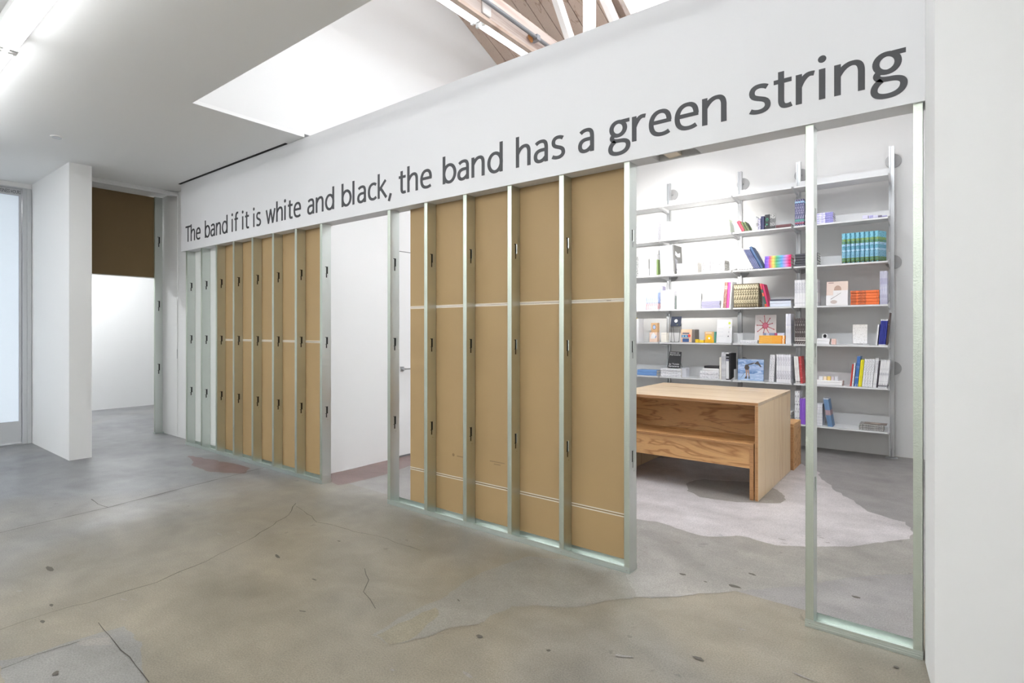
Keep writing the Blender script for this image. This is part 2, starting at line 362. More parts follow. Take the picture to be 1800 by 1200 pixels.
for k, (ya, yb) in enumerate(((-.93, .62), (-2.4, -.93))):
    wn = struct(MB().box((XD-.08, ya, .25), (XD+.01, ya+.05, 2.95)).box((XD-.08, yb-.05, .25), (XD+.01, yb, 2.95)).box((XD-.08, ya+.05, .25), (XD+.01, yb-.05, .3)).box((XD-.08, ya+.05, 2.9), (XD+.01, yb-.05, 2.95)).build('window_%d' % (k+2), DOORP))
    MB().box((XD-.04, ya+.05, .3), (XD-.03, yb-.05, 2.9)).build('pane', GLASSD, wn)
def text_mesh(body, size, m, name='lettering', extrude=.0004):
    cu = bpy.data.curves.new(name, 'FONT'); cu.body = body; cu.size = size; cu.extrude = extrude; cu.align_x = 'LEFT'; cu.resolution_u = 2
    ob = bpy.data.objects.new(name, cu); COL.objects.link(ob)
    dg = bpy.context.evaluated_depsgraph_get(); me = bpy.data.meshes.new_from_object(ob.evaluated_get(dg))
    bpy.data.objects.remove(ob); me.materials.clear(); me.materials.append(m)
    return me
def fit(me, wd, ht=None):
    xs = [v.co.x for v in me.vertices]; ys = [v.co.y for v in me.vertices]
    sx = wd/(max(xs)-min(xs)); sy = (ht/(max(ys)-min(ys))) if ht else sx; x0, y0 = min(xs), min(ys)
    for v in me.vertices: v.co.x = (v.co.x-x0)*sx; v.co.y = (v.co.y-y0)*sy
    return me
me = fit(text_mesh('BUSINESS HOURS', .03, mat('door_letters', (30, 30, 32), .5)), .215, .044)
put('lettering', me, lf, loc=(XD-.0034, 1.462, 3.042), rot=(R(90), 0, R(90)))

# plain white door in the cross wall, seen past the first stud
d2 = struct(MB().box((XW-.02, 4.02, .02), (XW+.004, 4.90, 2.245)).build('door_2', WHITE, bevel=.002))
MB().box((XW-.02, 4.013, 0), (XW+.001, 4.019, 2.26)).box((XW-.02, 4.02, 0), (XW+.001, 4.90, .018)).box((XW-.02, 4.02, 2.247), (XW+.001, 4.90, 2.254)).build('door_gap', mat('gap_grey', (120, 120, 122), .8), d2)
y0, z0 = onx(706, 648, XW)
hd = MB().box((XW+.004, y0-.025, z0-.025), (XW+.012, y0+.025, z0+.025)).build('door_handle', ALU, d2)
MB().tube((XW+.012, y0, z0), (XW+.06, y0, z0), .009).tube((XW+.055, y0-.005, z0), (XW+.055, y0+.12, z0), .008).build('lever', ALU, hd)

# ------------------------------------------------------------------ roof over the back room
roof = empty('roof'); struct(roof)
def on_roof(y, dz=0): return roofz(y)+dz
SKY = (-2.72, -.5, 2.2, 5.95)           # skylight x0 x1 y0 y1
x = XW; i = 0
nrm = Vector((0, .42, 1)).normalized()
def plank(x0, x1, ya, yb):
    g = .004; t = .03
    vs = [(x0+g, ya, roofz(ya)), (x1-g, ya, roofz(ya)), (x1-g, yb, roofz(yb)), (x0+g, yb, roofz(yb))]
    m = MB(); m.add(vs+[(a, b+t*nrm.y, cc+t*nrm.z) for a, b, cc in vs], [(3,2,1,0),(4,5,6,7),(0,1,5,4),(1,2,6,5),(2,3,7,6),(3,0,4,7)])
    return m.build('plank', PLANK, roof)
while x < 0:
    x1 = min(x+.15, 0.02)
    if x1 > SKY[0] and x < SKY[1]:
        plank(x, x1, SKY[3], 7.45); plank(x, x1, 1.8, SKY[2])
    else: plank(x, x1, 1.8, 7.45)
    x = x1
m = MB(); vs = [(XW-.1, 1.7, roofz(1.7)+.06), (2.7, 1.7, roofz(1.7)+.06), (2.7, 7.6, roofz(7.6)+.06), (XW-.1, 7.6, roofz(7.6)+.06)]
a, b = .06, .02
m = MB()
def sheet(x0, x1, ya, yb):
    v = [(x0, ya, roofz(ya)+.045), (x1, ya, roofz(ya)+.045), (x1, yb, roofz(yb)+.045), (x0, yb, roofz(yb)+.045)]
    m.add(v+[(p, q, r+.02) for p, q, r in v], [(3,2,1,0),(4,5,6,7),(0,1,5,4),(1,2,6,5),(2,3,7,6),(3,0,4,7)])
sheet(XW-.15, SKY[0], 1.7, 7.6); sheet(SKY[1], 2.7, 1.7, 7.6); sheet(SKY[0], SKY[1], SKY[3], 7.6); sheet(SKY[0], SKY[1], 1.7, SKY[2])
m.build('roof_sheathing', PLANK, roof)
def purlin(y):
    z = roofz(y)-.055
    return MB().box((XW, y-.035, z-.06), (-.03, y+.035, z+.055)).build('purlin', BEAMW, roof)
for y in (5.98, 7.0): purlin(y)
m = MB().box((XW, 4.62, roofz(4.62)-.14), (SKY[0], 4.70, roofz(4.7)-.001)); m.build('purlin', BEAMW, roof)
m = MB().box((XW, 3.1, roofz(3.1)-.16), (SKY[0], 3.18, roofz(3.18)-.001)); m.build('purlin', BEAMW, roof)
# skylight: curb and bright diffuser
sk = struct(empty('window_1', ((SKY[0]+SKY[1])/2, (SKY[2]+SKY[3])/2, roofz((SKY[2]+SKY[3])/2)))); sk.location = (0, 0, 0)
m = MB()
for xx in (SKY[0], SKY[1]): m.bar((xx, SKY[2], roofz(SKY[2])+.03), (xx, SKY[3], roofz(SKY[3])+.03), .05, .2)
for yy in (SKY[2], SKY[3]): m.box((SKY[0], yy-.03, roofz(yy)-.06), (SKY[1], yy+.03, roofz(yy)+.12))
m.build('curb', BEAMW, sk)
n = 3
for k in range(n):
    xa = SKY[0]+(SKY[1]-SKY[0])*k/n; xb = SKY[0]+(SKY[1]-SKY[0])*(k+1)/n
    v = [(xa+.02, SKY[2], roofz(SKY[2])+.1), (xb-.02, SKY[2], roofz(SKY[2])+.1), (xb-.02, SKY[3], roofz(SKY[3])+.1), (xa+.02, SKY[3], roofz(SKY[3])+.1)]
    mm = MB(); mm.add(v+[(p, q, r+.02) for p, q, r in v], [(3,2,1,0),(4,5,6,7),(0,1,5,4),(1,2,6,5),(2,3,7,6),(3,0,4,7)]); mm.build('pane', GLOWSKY, sk)
    if k: MB().bar((xa, SKY[2], roofz(SKY[2])+.08), (xa, SKY[3], roofz(SKY[3])+.08), .05, .08).build('glazing_bar', RAFT, sk)
# timber beam, its strip light, the conduit and the white truss
bm_ = empty('roof_beam', (-3.395, 4.7, 4.3)); bm_.location = (0, 0, 0); tag(bm_, 'whitewashed timber roof beam running back beside the strip light', 'beam')
MB().box((-3.42, 1.9, 4.335), (-3.37, 7.0, 4.61)).build('beam_body', BEAMW, bm_, bevel=.004)
MB().box((-3.42, 1.9, 4.30), (-3.365, 7.0, 4.333)).build('bottom_strip', PLANK, bm_)
for yb in (5.30, 3.9): MB().box((-3.37, yb, 4.34), (-3.345, yb+.12, 4.66)).build('splice_block', RAFT, bm_, bevel=.01)
cz_ = 4.46
cdt = empty('conduit', (0, 0, 0)); tag(cdt, 'grey metal conduit clipped along the whitewashed roof beam', 'conduit')
zc = onx(962, 80, -3.31)[1]
MB().tube((-3.31, 1.9, zc), (-3.31, 7.2, zc), .02, 10).build('pipe', mat('conduit_grey', (138, 140, 144), .45, .6), cdt)
yq, zq = onx(944, 62, -3.31)
for yb in (yq, yq-1.7): MB().box((-3.37, yb-.03, zc-.03), (-3.285, yb+.03, zc+.03)).build('clip', mat('conduit_clip', (150, 152, 156), .45, .6), cdt, bevel=.006)
yr, zr = onx(932, 66, -3.345)
tag(MB().prism([(yr+.06*math.cos(t)*random.uniform(.6, 1), zr+.05*math.sin(t)*random.uniform(.6, 1)) for t in [k*.6283 for k in range(10)]], -3.3445, -3.3425, f=lambda y, z, x: (x, y, z)).build('splice_rust', mat('rust', (176, 120, 70), .9)), 'rust brown stain on the white splice block of the roof beam', 'stain')
tr = empty('roof_truss'); tag(tr, 'white painted timber truss with slanting struts in front of the skylight', 'truss')
XT = -2.6
MB().box((XT-.035, 4.1, 3.75), (XT+.035, 6.6, 3.9)).build('bottom_chord', RAFT, tr)
ya, za = onx(976, 0, XT); yb, zb = onx(998, 67, XT); s = (zb-za)/(yb-ya)
def strut(y, z, s, z0, z1, wd=.09): 
    return MB().bar((XT, y+(z0-z)/s, z0), (XT, y+(z1-z)/s, z1), .05, wd).build('strut', RAFT, tr)
strut(ya+.04, za, s, 3.86, 5.5)
yv, zv = onx(1036, 20, XT)
MB().box((XT-.03, yv-.07, 3.86), (XT+.03, yv+.07, roofz(yv)-.02)).build('strut', RAFT, tr)
ya, za = onx(1064, 0, XT); yb, zb = onx(1082, 42, XT); strut(ya, za, (zb-za)/(yb-ya), 3.86, 4.9, .12)
def strip_light(name, x0, x1, yc, z, along, label, tm, two=True, group=None):
    t = empty(name, (0, 0, 0)); tag(t, label, 'light', group)
    f = (lambda a, b, cc: (a, b, cc)) if along == 'X' else (lambda a, b, cc: (b, a, cc))
    def bx(a, b):
        p, q = f(*a), f(*b); lo = tuple(min(u, v) for u, v in zip(p, q)); hi = tuple(max(u, v) for u, v in zip(p, q)); return MB().box(lo, hi)
    bx((x0, yc-.065, z-.055), (x1, yc+.065, z)).build('housing', FIXT, t, bevel=.004)
    for s_ in ((-1, 1) if two else (0,)):
        MB().tube(f(x0+.04, yc+s_*.034, z-.085), f(x1-.04, yc+s_*.034, z-.085), .019, 12).build('tube', tm, t)
        for xe in (x0+.012, x1-.04):
            bx((xe, yc+s_*.034-.022, z-.115), (xe+.026, yc+s_*.034+.022, z-.05)).build('lamp_holder', FIXT, t, bevel=.003)
    return t
L = 2.42
for xc, lb in ((-6.87, 'twin tube strip light at the end of the ceiling row toward the glass door'), (-4.43, 'twin tube strip light second from the glass door in its ceiling row'), (-1.99, 'twin tube strip light third from the glass door in its ceiling row')):
    strip_light('strip_light', xc, xc+2.44, .77, CZ, 'X', lb, TUBEM)
for yy in (-1.3, -3.2):  # extra rows added behind the camera to brighten the front room
    for xc in (-8.2, -5.76, -3.32, -.88): strip_light('strip_light', xc, xc+2.44, yy, CZ, 'X', 'added twin tube fill light in a ceiling row away from the lettered header', REAR_FILLM, group='added rear ceiling fill lights')
for xx, lb in ((-.62, 'added fill strip light hung on rods over the aisle beside the right wall'), (-1.75, 'added fill strip light hung on rods above the plywood table')):  # lamps added out of view to lift the back room
    t = strip_light('strip_light', 3.3, 5.2, xx, 4.35, 'Y', lb, AISLE_FILLM)
    for yy in (3.5, 4.8): MB().tube((xx, yy, 4.35), (xx, yy, roofz(yy)+.1), .006, 8).build('hanger_rod', ALU, t)
for yc in (2.0, 4.0): strip_light('strip_light', yc, yc+1.98, -3.485, 4.42, 'Y', 'bare tube strip light hung along the timber roof beam', TUBEM2, group='roof beam strip lights')
# unseen fill light added to brighten the far room (out of sight above the brown board)
strip_light('strip_light', 1.0, 3.4, -10.2, CZ, 'Y', 'added fill light on the ceiling of the small room past the brown board', FARFILL)
sp = empty('sprinkler', (0, 0, 0)); tag(sp, 'small round sprinkler cover flush on the grey ceiling near the stub wall', 'sprinkler')
X, Y = onz(100, 240, CZ)
MB().tube((X, Y, CZ-.008), (X, Y, CZ+.001), .05, 24).build('cover_plate', FIXT, sp); MB().tube((X, Y, CZ-.014), (X, Y, CZ-.008), .036, 20).build('cap', ALU, sp)

# ------------------------------------------------------------------ stud partitions
HOLES = (.65, 1.28, 1.92)
def stud_mesh(top):
    """C stud: web (face +X) with punched keyholes, two flanges toward -X with lips, knurled front flange"""
    m = MB(); D = .092; FL = .034; t = .0012
    ys = [0, .031, .040, .052, .061, D]
    zs = [0]
    for h in HOLES: zs += [h-.055, h-.02, h+.045]
    zs.append(top)
    ys2 = ys
    for i in range(len(ys2)-1):
        for j in range(len(zs)-1):
            zc = (zs[j]+zs[j+1])/2; yc = (ys2[i]+ys2[i+1])/2; hole = False
            for h in HOLES:
                if h-.02 < zc < h+.045 and .031 < yc < .061: hole = True
                if h-.055 < zc < h-.02 and .040 < yc < .052: hole = True
            if not hole:
                for xx in (0, -t): m.add([(xx, ys2[i], zs[j]), (xx, ys2[i+1], zs[j]), (xx, ys2[i+1], zs[j+1]), (xx, ys2[i], zs[j+1])], [(0, 1, 2, 3)], 0)
    m.box((-FL, 0, 0), (0, t, top), 1); m.box((-FL, D-t, 0), (0, D, top), 0)
    m.box((-FL, 0, 0), (-FL+t, .007, top), 0); m.box((-FL, D-.007, 0), (-FL+t, D, top), 0)
    for h in HOLES:
        m.box((-.0105, .026, h-.06), (-.0095, .066, h+.05), 2)  # dark plate paints in the shade inside each keyhole
        m.box((-.0075, .030, h-.018), (-.0065, .046, h+.040), 0)
    for k in (.35, .65): m.box((-FL*k-.001, -.0007, .0), (-FL*k+.001, 0, top), 1)
    return m.mesh('stud', [GALV, GALV_F, mat('hole_shade', (52, 54, 52), .6, .5)])
STUD = stud_mesh(2.36)
def partition(name, x0, x1, studs, boards, label):
    t = empty(name, ((x0+x1)/2, PY+.045, 0)); ox = (x0+x1)/2; oy = PY+.045
    tag(t, label, 'stud wall')
    for i, xs in enumerate(studs):
        o = put('stud', STUD, t, loc=(xs-ox, PY+.0015-oy, .002))
    m = MB(); tt = .0012
    m.box((x0-ox, PY-oy, 0), (x1-ox, PY-oy+.096, .0018)); m.box((x0-ox, PY-oy-.0012, 0), (x1-ox, PY-oy, .036)); m.box((x0-ox, PY-oy+.0945, 0), (x1-ox, PY-oy+.0957, .036))
    for zz in (.012, .022): m.box((x0-ox, PY-oy-.0022, zz-.0012), (x1-ox, PY-oy-.0012, zz+.0012))
    for yy in (.03, .06): m.box((x0-ox, PY-oy+yy, .0018), (x1-ox, PY-oy+yy+.004, .0035))
    tk = m.build('floor_track', TRACKM, t)
    for xs in studs: MB().tube((xs-.017-ox, PY-oy-.0012, .018), (xs-.017-ox, PY-oy-.004, .018), .0045, 10, r2=.003).build('screw', SCREW, tk)
    for (xa, xb, za, zb, mm) in boards:
        b = MB().box((xa-ox, PY+.0965-oy, za), (xb-ox, PY+.109-oy, zb)).build('backing_board', [mm], t)
        # folded paper strip that wraps the long edges of the sheet
        if mm is KRAFT:
            s_ = MB()
            if za > .2: s_.box((xa-ox, PY+.0955-oy, za+.002), (xb-ox, PY+.0965-oy, za+.009))
            if zb < 2.3: s_.box((xa-ox, PY+.0955-oy, zb-.009), (xb-ox, PY+.0965-oy, zb-.002))
            if s_.v: s_.build('paper_edge', TAPE, b)
        MB().box((xa-ox+.0005, PY+.1092-oy, za), (xb-ox-.0005, PY+.1102-oy, zb)).build('face_paper', WHITE, b)
    return t
GYPW = mat('board_white', (222, 224, 220), .6)
partition('stud_partition', -7.26, -4.40, [-7.215, -6.81, -6.435, -6.035, -5.63, -5.225, -4.815, -4.402],
          [(-7.28, -6.46, .012, 2.37, GYPW), (-6.458, -4.445, .012, 1.278, KRAFT), (-6.458, -4.445, 1.282, 2.37, KRAFT)],
          'long metal stud partition with brown boards and two white bays beside the passage')
partition('stud_partition', -3.50, -1.392, [-3.466, -3.043, -2.645, -2.243, -1.835, -1.394],
          [(-3.335, -1.435, .012, .291, KRAFT), (-3.335, -1.435, .295, 1.567, KRAFT), (-3.335, -1.435, 1.571, 2.37, KRAFT)],
          'metal stud partition backed by three stacked brown boards, between the two openings')
# bare frame by the right wall: both flanges show
t = partition('stud_partition', -.498, -.052, [-.462], [], 'bare metal stud frame without boards against the white wall at the shelves')
m2 = stud_mesh(2.36)
o = put('stud', m2, t, loc=(-.086+.275, -.0435, .002)); o.scale.x = -1; 
for (px, py) in [(1601, 1158)]: pass
SM = mat('stamp_brown', (128, 104, 70), .7)
bds = [o for o in bpy.data.objects if o.name.startswith('backing_board') and o.parent and o.parent.name == 'stud_partition.001' and abs(min(v.co.z for v in o.data.vertices)-.295) < .001]
def stamp(poly):
    m = MB(); ox_ = (-3.50-1.392)/2
    m.add([(x-ox_, .0965-.045-.0004, z) for x, z in poly], [tuple(range(len(poly)))]); m.build('stamp', SM, bds[0])
X, Z = ony(797, 799, PY+.0965); stamp([(X+.012*math.cos(k*.524), Z+.012*math.sin(k*.524)) for k in range(12)])
for (pa, qa, pb2, qb) in ((803, 801, 816, 803), (861, 809.5, 887, 814), (868, 815, 880, 817)):
    (xa, za), (xb, zb) = ony(pa, qa, PY+.0965), ony(pb2, qb, PY+.0965); stamp([(xa, za-.004), (xb, za-.004), (xb, za+.003), (xa, za+.003)])
# jamb stud and hanging brown board in the passage
XJ = -8.35
jam = empty('jamb_stud', (XJ, 3.0, 0)); tag(jam, 'single metal jamb stud at the edge of the passage under the brown board', 'stud')
o = put('stud_body', STUD, jam, loc=(.03, -.055, 0)); o.scale.z = (CZ-.003)/2.36
MB().box((-.02, -.06, 0), (.05, .044, .02)).build('foot_clip', TRACKM, jam)
bd = empty('hanging_board', (XJ-.04, 2.5, 2.1)); tag(bd, 'dark brown board hanging across the top of the passage', 'board')
MB().box((-.013, -.7, 0), (0, .5, CZ-2.1)).build('board', KRAFT_D, bd)
MB().box((-.0135, -.7, -.012), (.0005, .5, -.0002)).build('edge_bead', GYP, bd)

# ------------------------------------------------------------------ lettering on the header
W = .182
def bez(p0, p1, p2, p3, n=10):
    return [tuple((1-t)**3*a+3*(1-t)**2*t*b+3*(1-t)*t*t*cc+t**3*d for a, b, cc, d in zip(p0, p1, p2, p3)) for t in [k/n for k in range(n+1)]]
def path(*segs):
    out = []
    for s in segs:
        pts = bez(*s) if len(s) == 4 else list(s)
        out += pts if not out else pts[1:]
    return out
def ell(cx, cy, rx, ry, n=32): return [(cx+rx*math.cos(2*math.pi*k/n), cy+ry*math.sin(2*math.pi*k/n)) for k in range(n+1)]
arch = path(((.09, .60), (.20, .82), (.34, .93), (.49, .93)), ((.49, .93), (.68, .93), (.72, .78), (.72, .60)), ((.72, .60), (.72, 0)))
GL = {
 'h': ([((.09, 0), (.09, 1.41))], [arch]), 'n': ([((.09, 0), (.09, .985))], [arch]),
 'b': ([((.09, 0), (.09, 1.41))], [ell(.455, .49, .365, .44)]), 'd': ([((.80, 0), (.80, 1.41))], [ell(.445, .49, .365, .44)]),
 'a': ([], [path(((.12, .83), (.20, .91), (.32, .935), (.40, .935)), ((.40, .935), (.62, .935), (.655, .80), (.655, .62)), ((.655, .62), (.655, 0))),
            path(((.655, .545), (.42, .545)), ((.42, .545), (.20, .545), (.09, .44), (.09, .28)), ((.09, .28), (.09, .12), (.20, .055), (.32, .055)), ((.32, .055), (.46, .055), (.57, .14), (.655, .25)))]),
 'e': ([], [path(((.76, .13), (.66, .07), (.56, .055), (.48, .055)), ((.48, .055), (.20, .055), (.09, .22), (.09, .48)), ((.09, .48), (.09, .76), (.24, .935), (.45, .935)), ((.45, .935), (.67, .935), (.755, .78), (.755, .54))), [(.12, .53), (.835, .53)]]),
 'i': ([((.09, 0), (.09, .985))], []), 'l': ([((.09, 0), (.09, 1.41))], []),
 'f': ([((.02, .915), (.54, .915))], [path(((.24, 0), (.24, 1.02)), ((.24, 1.02), (.24, 1.28), (.32, 1.36), (.46, 1.36)), ((.46, 1.36), (.52, 1.36), (.54, 1.355), (.58, 1.345)))]),
 't': ([((.02, .915), (.56, .915))], [path(((.245, 1.24), (.245, .28)), ((.245, .28), (.245, .10), (.33, .06), (.42, .06)), ((.42, .06), (.48, .06), (.52, .07), (.56, .085)))]),
 's': ([], [path(((.60, .86), (.52, .92), (.43, .935), (.36, .935)), ((.36, .935), (.22, .935), (.12, .86), (.12, .72)), ((.12, .72), (.12, .44), (.62, .56), (.62, .26)), ((.62, .26), (.62, .12), (.48, .055), (.34, .055)), ((.34, .055), (.24, .055), (.14, .08), (.07, .125)))]),
 'w': ([((.08, .985), (.35, .0)), ((.35, .0), (.62, .985)), ((.62, .985), (.89, .0)), ((.89, .0), (1.16, .985))], []),
 'c': ([], [path(((.68, .85), (.60, .91), (.54, .935), (.47, .935)), ((.47, .935), (.20, .935), (.09, .74), (.09, .48)), ((.09, .48), (.09, .22), (.21, .055), (.44, .055)), ((.44, .055), (.54, .055), (.62, .10), (.69, .15)))]),
 'k': ([((.09, 0), (.09, 1.41)), ((.12, .47), (.64, .985)), ((.24, .58), (.70, 0))], []),
 ',': ([((.20, .17), (.05, -.25))], []),
 'g': ([((.50, .925), (.84, .925))], [ell(.38, .66, .275, .275), path(((.22, .43), (.11, .37), (.08, .27), (.20, .205)), ((.20, .205), (.30, .165), (.42, .17), (.52, .16)), ((.52, .16), (.72, .14), (.80, .06), (.79, -.06)), ((.79, -.06), (.78, -.26), (.58, -.345), (.40, -.345)), ((.40, -.345), (.18, -.345), (.06, -.27), (.06, -.13)), ((.06, -.13), (.06, .0), (.14, .09), (.26, .17)))]),
 'r': ([((.09, 0), (.09, .985))], [path(((.09, .55), (.18, .80), (.30, .93), (.42, .93)), ((.42, .93), (.47, .93), (.49, .925), (.53, .915)))]),
 'T': ([((0, 1.27), (.96, 1.27)), ((.48, 0), (.48, 1.27))], []),
}
ADV = {'h': .98, 'n': .98, 'b': .98, 'd': 1.06, 'a': .90, 'e': .96, 'i': .42, 'l': .42, 'f': .62, 't': .68, 's': .78, 'w': 1.32, 'c': .80, 'k': .84, ',': .4, 'g': .94, 'r': .66, 'T': .98}
def ribbon(m, pts, wd, sx, sz, ox, th=.001):
    n = len(pts); closed = math.dist(pts[0], pts[-1]) < 1e-4
    L_, R_ = [], []
    for i, p in enumerate(pts):
        if closed: a, b = pts[(i-1) % (n-1)], pts[(i+1) % (n-1)]
        else: a, b = pts[max(0, i-1)], pts[min(n-1, i+1)]
        d = Vector((b[0]-a[0], b[1]-a[1])).normalized()
        wv = wd*(.82+.18*abs(d.y))         # verticals a little heavier than horizontals
        L_.append((p[0]-d.y*wv/2, p[1]+d.x*wv/2)); R_.append((p[0]+d.y*wv/2, p[1]-d.x*wv/2))
    base = len(m.v); P = lambda q, y: (ox+q[0]*sx, y, q[1]*sz)
    vs = []
    for l, r in zip(L_, R_): vs += [P(l, -th), P(r, -th), P(l, 0), P(r, 0)]
    fs = []
    for i in range(n-1):
        k = 4*i; fs += [(k, k+1, k+5, k+4), (k, k+4, k+6, k+2), (k+1, k+3, k+7, k+5)]
    if not closed: fs += [(0, 2, 3, 1), (4*n-4, 4*n-3, 4*n-1, 4*n-2)]
    m.add(vs, fs)
def letter(ch, sx, sz):
    m = MB(); st, cu = GL[ch]; th = .001
    for p in [list(q) for q in st]+list(cu):
        ribbon(m, p, W*.92 if ch in 'wk' else W, sx, sz, 0, th); th += .0004
    if ch == 'i': m.prism([(sx*(.09+.118*math.cos(t)), sz*(1.30+.118*math.sin(t))) for t in [k*math.pi/10 for k in range(20)]], -.001, 0, f=lambda x, z, y: (x, y, z))
    return m.mesh('letter', VINYL)
HF = 2.887
wl = empty('wall_lettering', (-3.67, HF, 2.45)); tag(wl, 'large dark grey lettering in one line along the white header', 'lettering')
XH = .142
for word, pa, pb in [('The',326.3,353.4),('band',360.1,400.2),('if',407.2,418.8),('it',425.6,437.6),('is',445.2,458.9),('white',467.1,530.5),('and',540.2,587.7),('black,',600.4,688.4),('the',701.1,761.3),('band',778.2,884.1),('has',906.9,993.5),('a',1016.3,1044.2),('green',1069.3,1277.3),('string',1314,1599.3)]:
    xa, xb = ony(pa, 500, HF)[0], ony(pb, 500, HF)[0]
    pos, x = [], 0
    for ch in word: pos.append(x); x += ADV[ch]
    def ext(ch):
        xs = [p[0] for s in GL[ch][0]+GL[ch][1] for p in s]; hw = 0 if ch in 'T' else (.03 if ch in 'tf' else W/2)
        return min(xs)-(hw if ch not in 'tf' else 0), max(xs)+(W/2 if ch in 'hnbdaekgcsw' else (.0 if ch in 'tfrT' else .06))
    e0 = ext(word[0])[0]; e1 = pos[-1]+ext(word[-1])[1]
    sx = (xb-xa)/(e1-e0)
    for ch, p in zip(word, pos):
        put('letter', letter(ch, sx, XH), wl, loc=(xa+(p-e0)*sx+3.67, -.0002, 2.452-2.45))

# ------------------------------------------------------------------ lamp clamped under the header
lp = empty('flood_lamp', (-1.14, 2.96, 2.4195)); tag(lp, 'small clamp-on flood lamp under the header aimed at the bookshelves', 'lamp')
MB().box((-.012, -.03, -.012), (.055, .03, -.0005)).build('clamp_plate', mat('lamp_dark', (70, 68, 66), .5, .4), lp)
MB().box((.0, -.02, -.03), (.035, .03, -.012)).tube((.01, 0, -.03), (-.02, 0, -.045), .008).build('yoke', ALU, lp)
hs = MB().prism([(-.085, -.008), (.0, -.010), (.012, -.060), (-.062, -.064)], -.05, .05, f=lambda x, z, y: (x, y, z)).build('lamp_head', mat('lamp_beige', (240, 226, 205), .5), lp, bevel=.003)
MB().box((-.07, .0505, -.055), (-.002, .066, -.018)).build('lens', mat('lamp_lens', (255, 250, 240), .3, emit=20), hs)
ld = bpy.data.lights.new('flood_light', 'SPOT'); ld.energy = SPOT; ld.spot_size = R(34); ld.spot_blend = .9; ld.shadow_soft_size = .05; ld.color = (1, .97, .93)
lo = bpy.data.objects.new('flood_light', ld); COL.objects.link(lo); lo.parent = lp; lo.location = (-.035, .075, -.04)
tv = Vector((-2.75, 7.3, 2.35))-Vector((-1.14-.035, 2.96+.075, 2.31)); lo.rotation_euler = tv.to_track_quat('-Z', 'Y').to_euler()

# ------------------------------------------------------------------ plywood table with two benches
TZ, TX1, TY0, TY1 = .80, -1.155, 4.757, 5.985
TX0 = TX1-1.30
tb = empty('plywood_table', ((TX0+TX1)/2, (TY0+TY1)/2, 0)); tag(tb, 'low square plywood table with two-board top, benches tucked under it', 'table')
ox, oy = (TX0+TX1)/2, (TY0+TY1)/2; th = .026
ys = 5.60
def pb(name, a, b, m, par=tb, o=(0, 0), bev=.0015):
    return MB().box((a[0]-o[0], a[1]-o[1], a[2]), (b[0]-o[0], b[1]-o[1], b[2])).build(name, m, par, bevel=bev)
O = (ox, oy)
for ya, yb in ((TY0, ys-.008), (ys+.008, TY1)):
    p = pb('top_board', (TX0, ya, TZ-th), (TX1, yb, TZ), PLYTOP, o=O)
    if ya == TY0: pb('edge_ply', (TX0+.002, ya-.0012, TZ-th+.002), (TX1-.002, ya, TZ-.002), PLYE, p, O, 0)
for xa in (TX0, TX1-th):
    e = pb('end_panel', (xa, TY0, .003), (xa+th, TY1, TZ-th-.0005), PLYV, o=O)
    pb('edge_ply', (xa+.002, TY0-.0012, .005), (xa+th-.002, TY0, TZ-th-.002), PLYE, e, O, 0)
pb('back_panel', (TX0+th, 5.20, .27), (TX1-th, 5.22, TZ-th), PLYF, o=O)
def bench(x0, x1, y0, y1, label):
    b = empty('plywood_bench', ((x0+x1)/2, (y0+y1)/2, 0)); tag(b, label, 'bench', 'plywood benches'); o_ = ((x0+x1)/2, (y0+y1)/2); H = .46; t_ = .03
    s_ = pb('seat', (x0, y0, H-.024), (x1, y1, H), PLYF, b, o_)
    pb('edge_ply', (x0+.002, y0-.001, H-.022), (x1-.002, y0, H-.002), PLYE, s_, o_, 0)
    for xa in (x0, x1-t_):
        l_ = pb('leg', (xa, y0, .003), (xa+t_, y1, H-.0245), PLYF, b, o_)
        pb('edge_ply', (xa+.002, y0-.001, .005), (xa+t_-.002, y0, H-.026), PLYE, l_, o_, 0)
    pb('apron', (x0+t_, y0+.012, .256), (x1-t_, y0+.032, H-.0245), PLYF, b, o_)
    return b
b1 = bench(TX0+th+.012, TX1-th-.012, TY0+.004, 5.135, 'plywood bench tucked under the front of the table below the back panel')
b2 = bench(TX0+.02, TX1+.02, 6.03, 6.39, 'plywood bench standing behind the table toward the bookshelves'); 

# ------------------------------------------------------------------ wall shelving
PX = [-.405, -1.317, -1.984, -2.912, -3.826]
ROWS = [3.02, 2.57, 2.112, 1.66, 1.231, .785, .328]
YF, YB, YP = 6.93, 7.25, 7.28
su = empty('shelving_unit', (-2.1, 7.2, 0)); tag(su, 'white metal wall shelving on aluminium poles filled with books', 'shelving')
SO = (-2.1, 7.2)
def up_mesh():
    m = MB()
    for dx, dy in ((-.017, 0), (.017, 0)): m.box((dx-.007, -.02, .02), (dx+.007, .02, 3.385))
    m.box((-.01, -.006, .02), (.01, .02, 3.385))
    return m.mesh('upright', ALU)
UP = up_mesh(); FT = MB().tube((0, 0, 0), (0, 0, .012), .06, 24, r2=.05).tube((0, 0, .012), (0, 0, .1), .009, 10).mesh('foot', ALU)
DS = MB().tube((0, .1, 0), (0, .115, 0), .075, 28).tube((0, .015, 0), (0, .1, 0), .012, 10).mesh('wall_bracket', DISC)
for xx in PX:
    u = put('upright', UP, su, loc=(xx-SO[0], YP-SO[1], 0)); put('foot', FT, u)
    for zz in (3.25, 2.14, .97): put('wall_bracket', DS, u, loc=(.01, 0, zz))
def shelf_mesh(wd):
    m = MB(); dp = YB-YF
    m.box((0, 0, -.004), (wd, dp, 0)); m.box((0, 0, -.018), (wd, .003, 0)); m.box((0, dp-.003, -.004), (wd, dp, .125))
    return m.mesh('shelf', SHELFW)
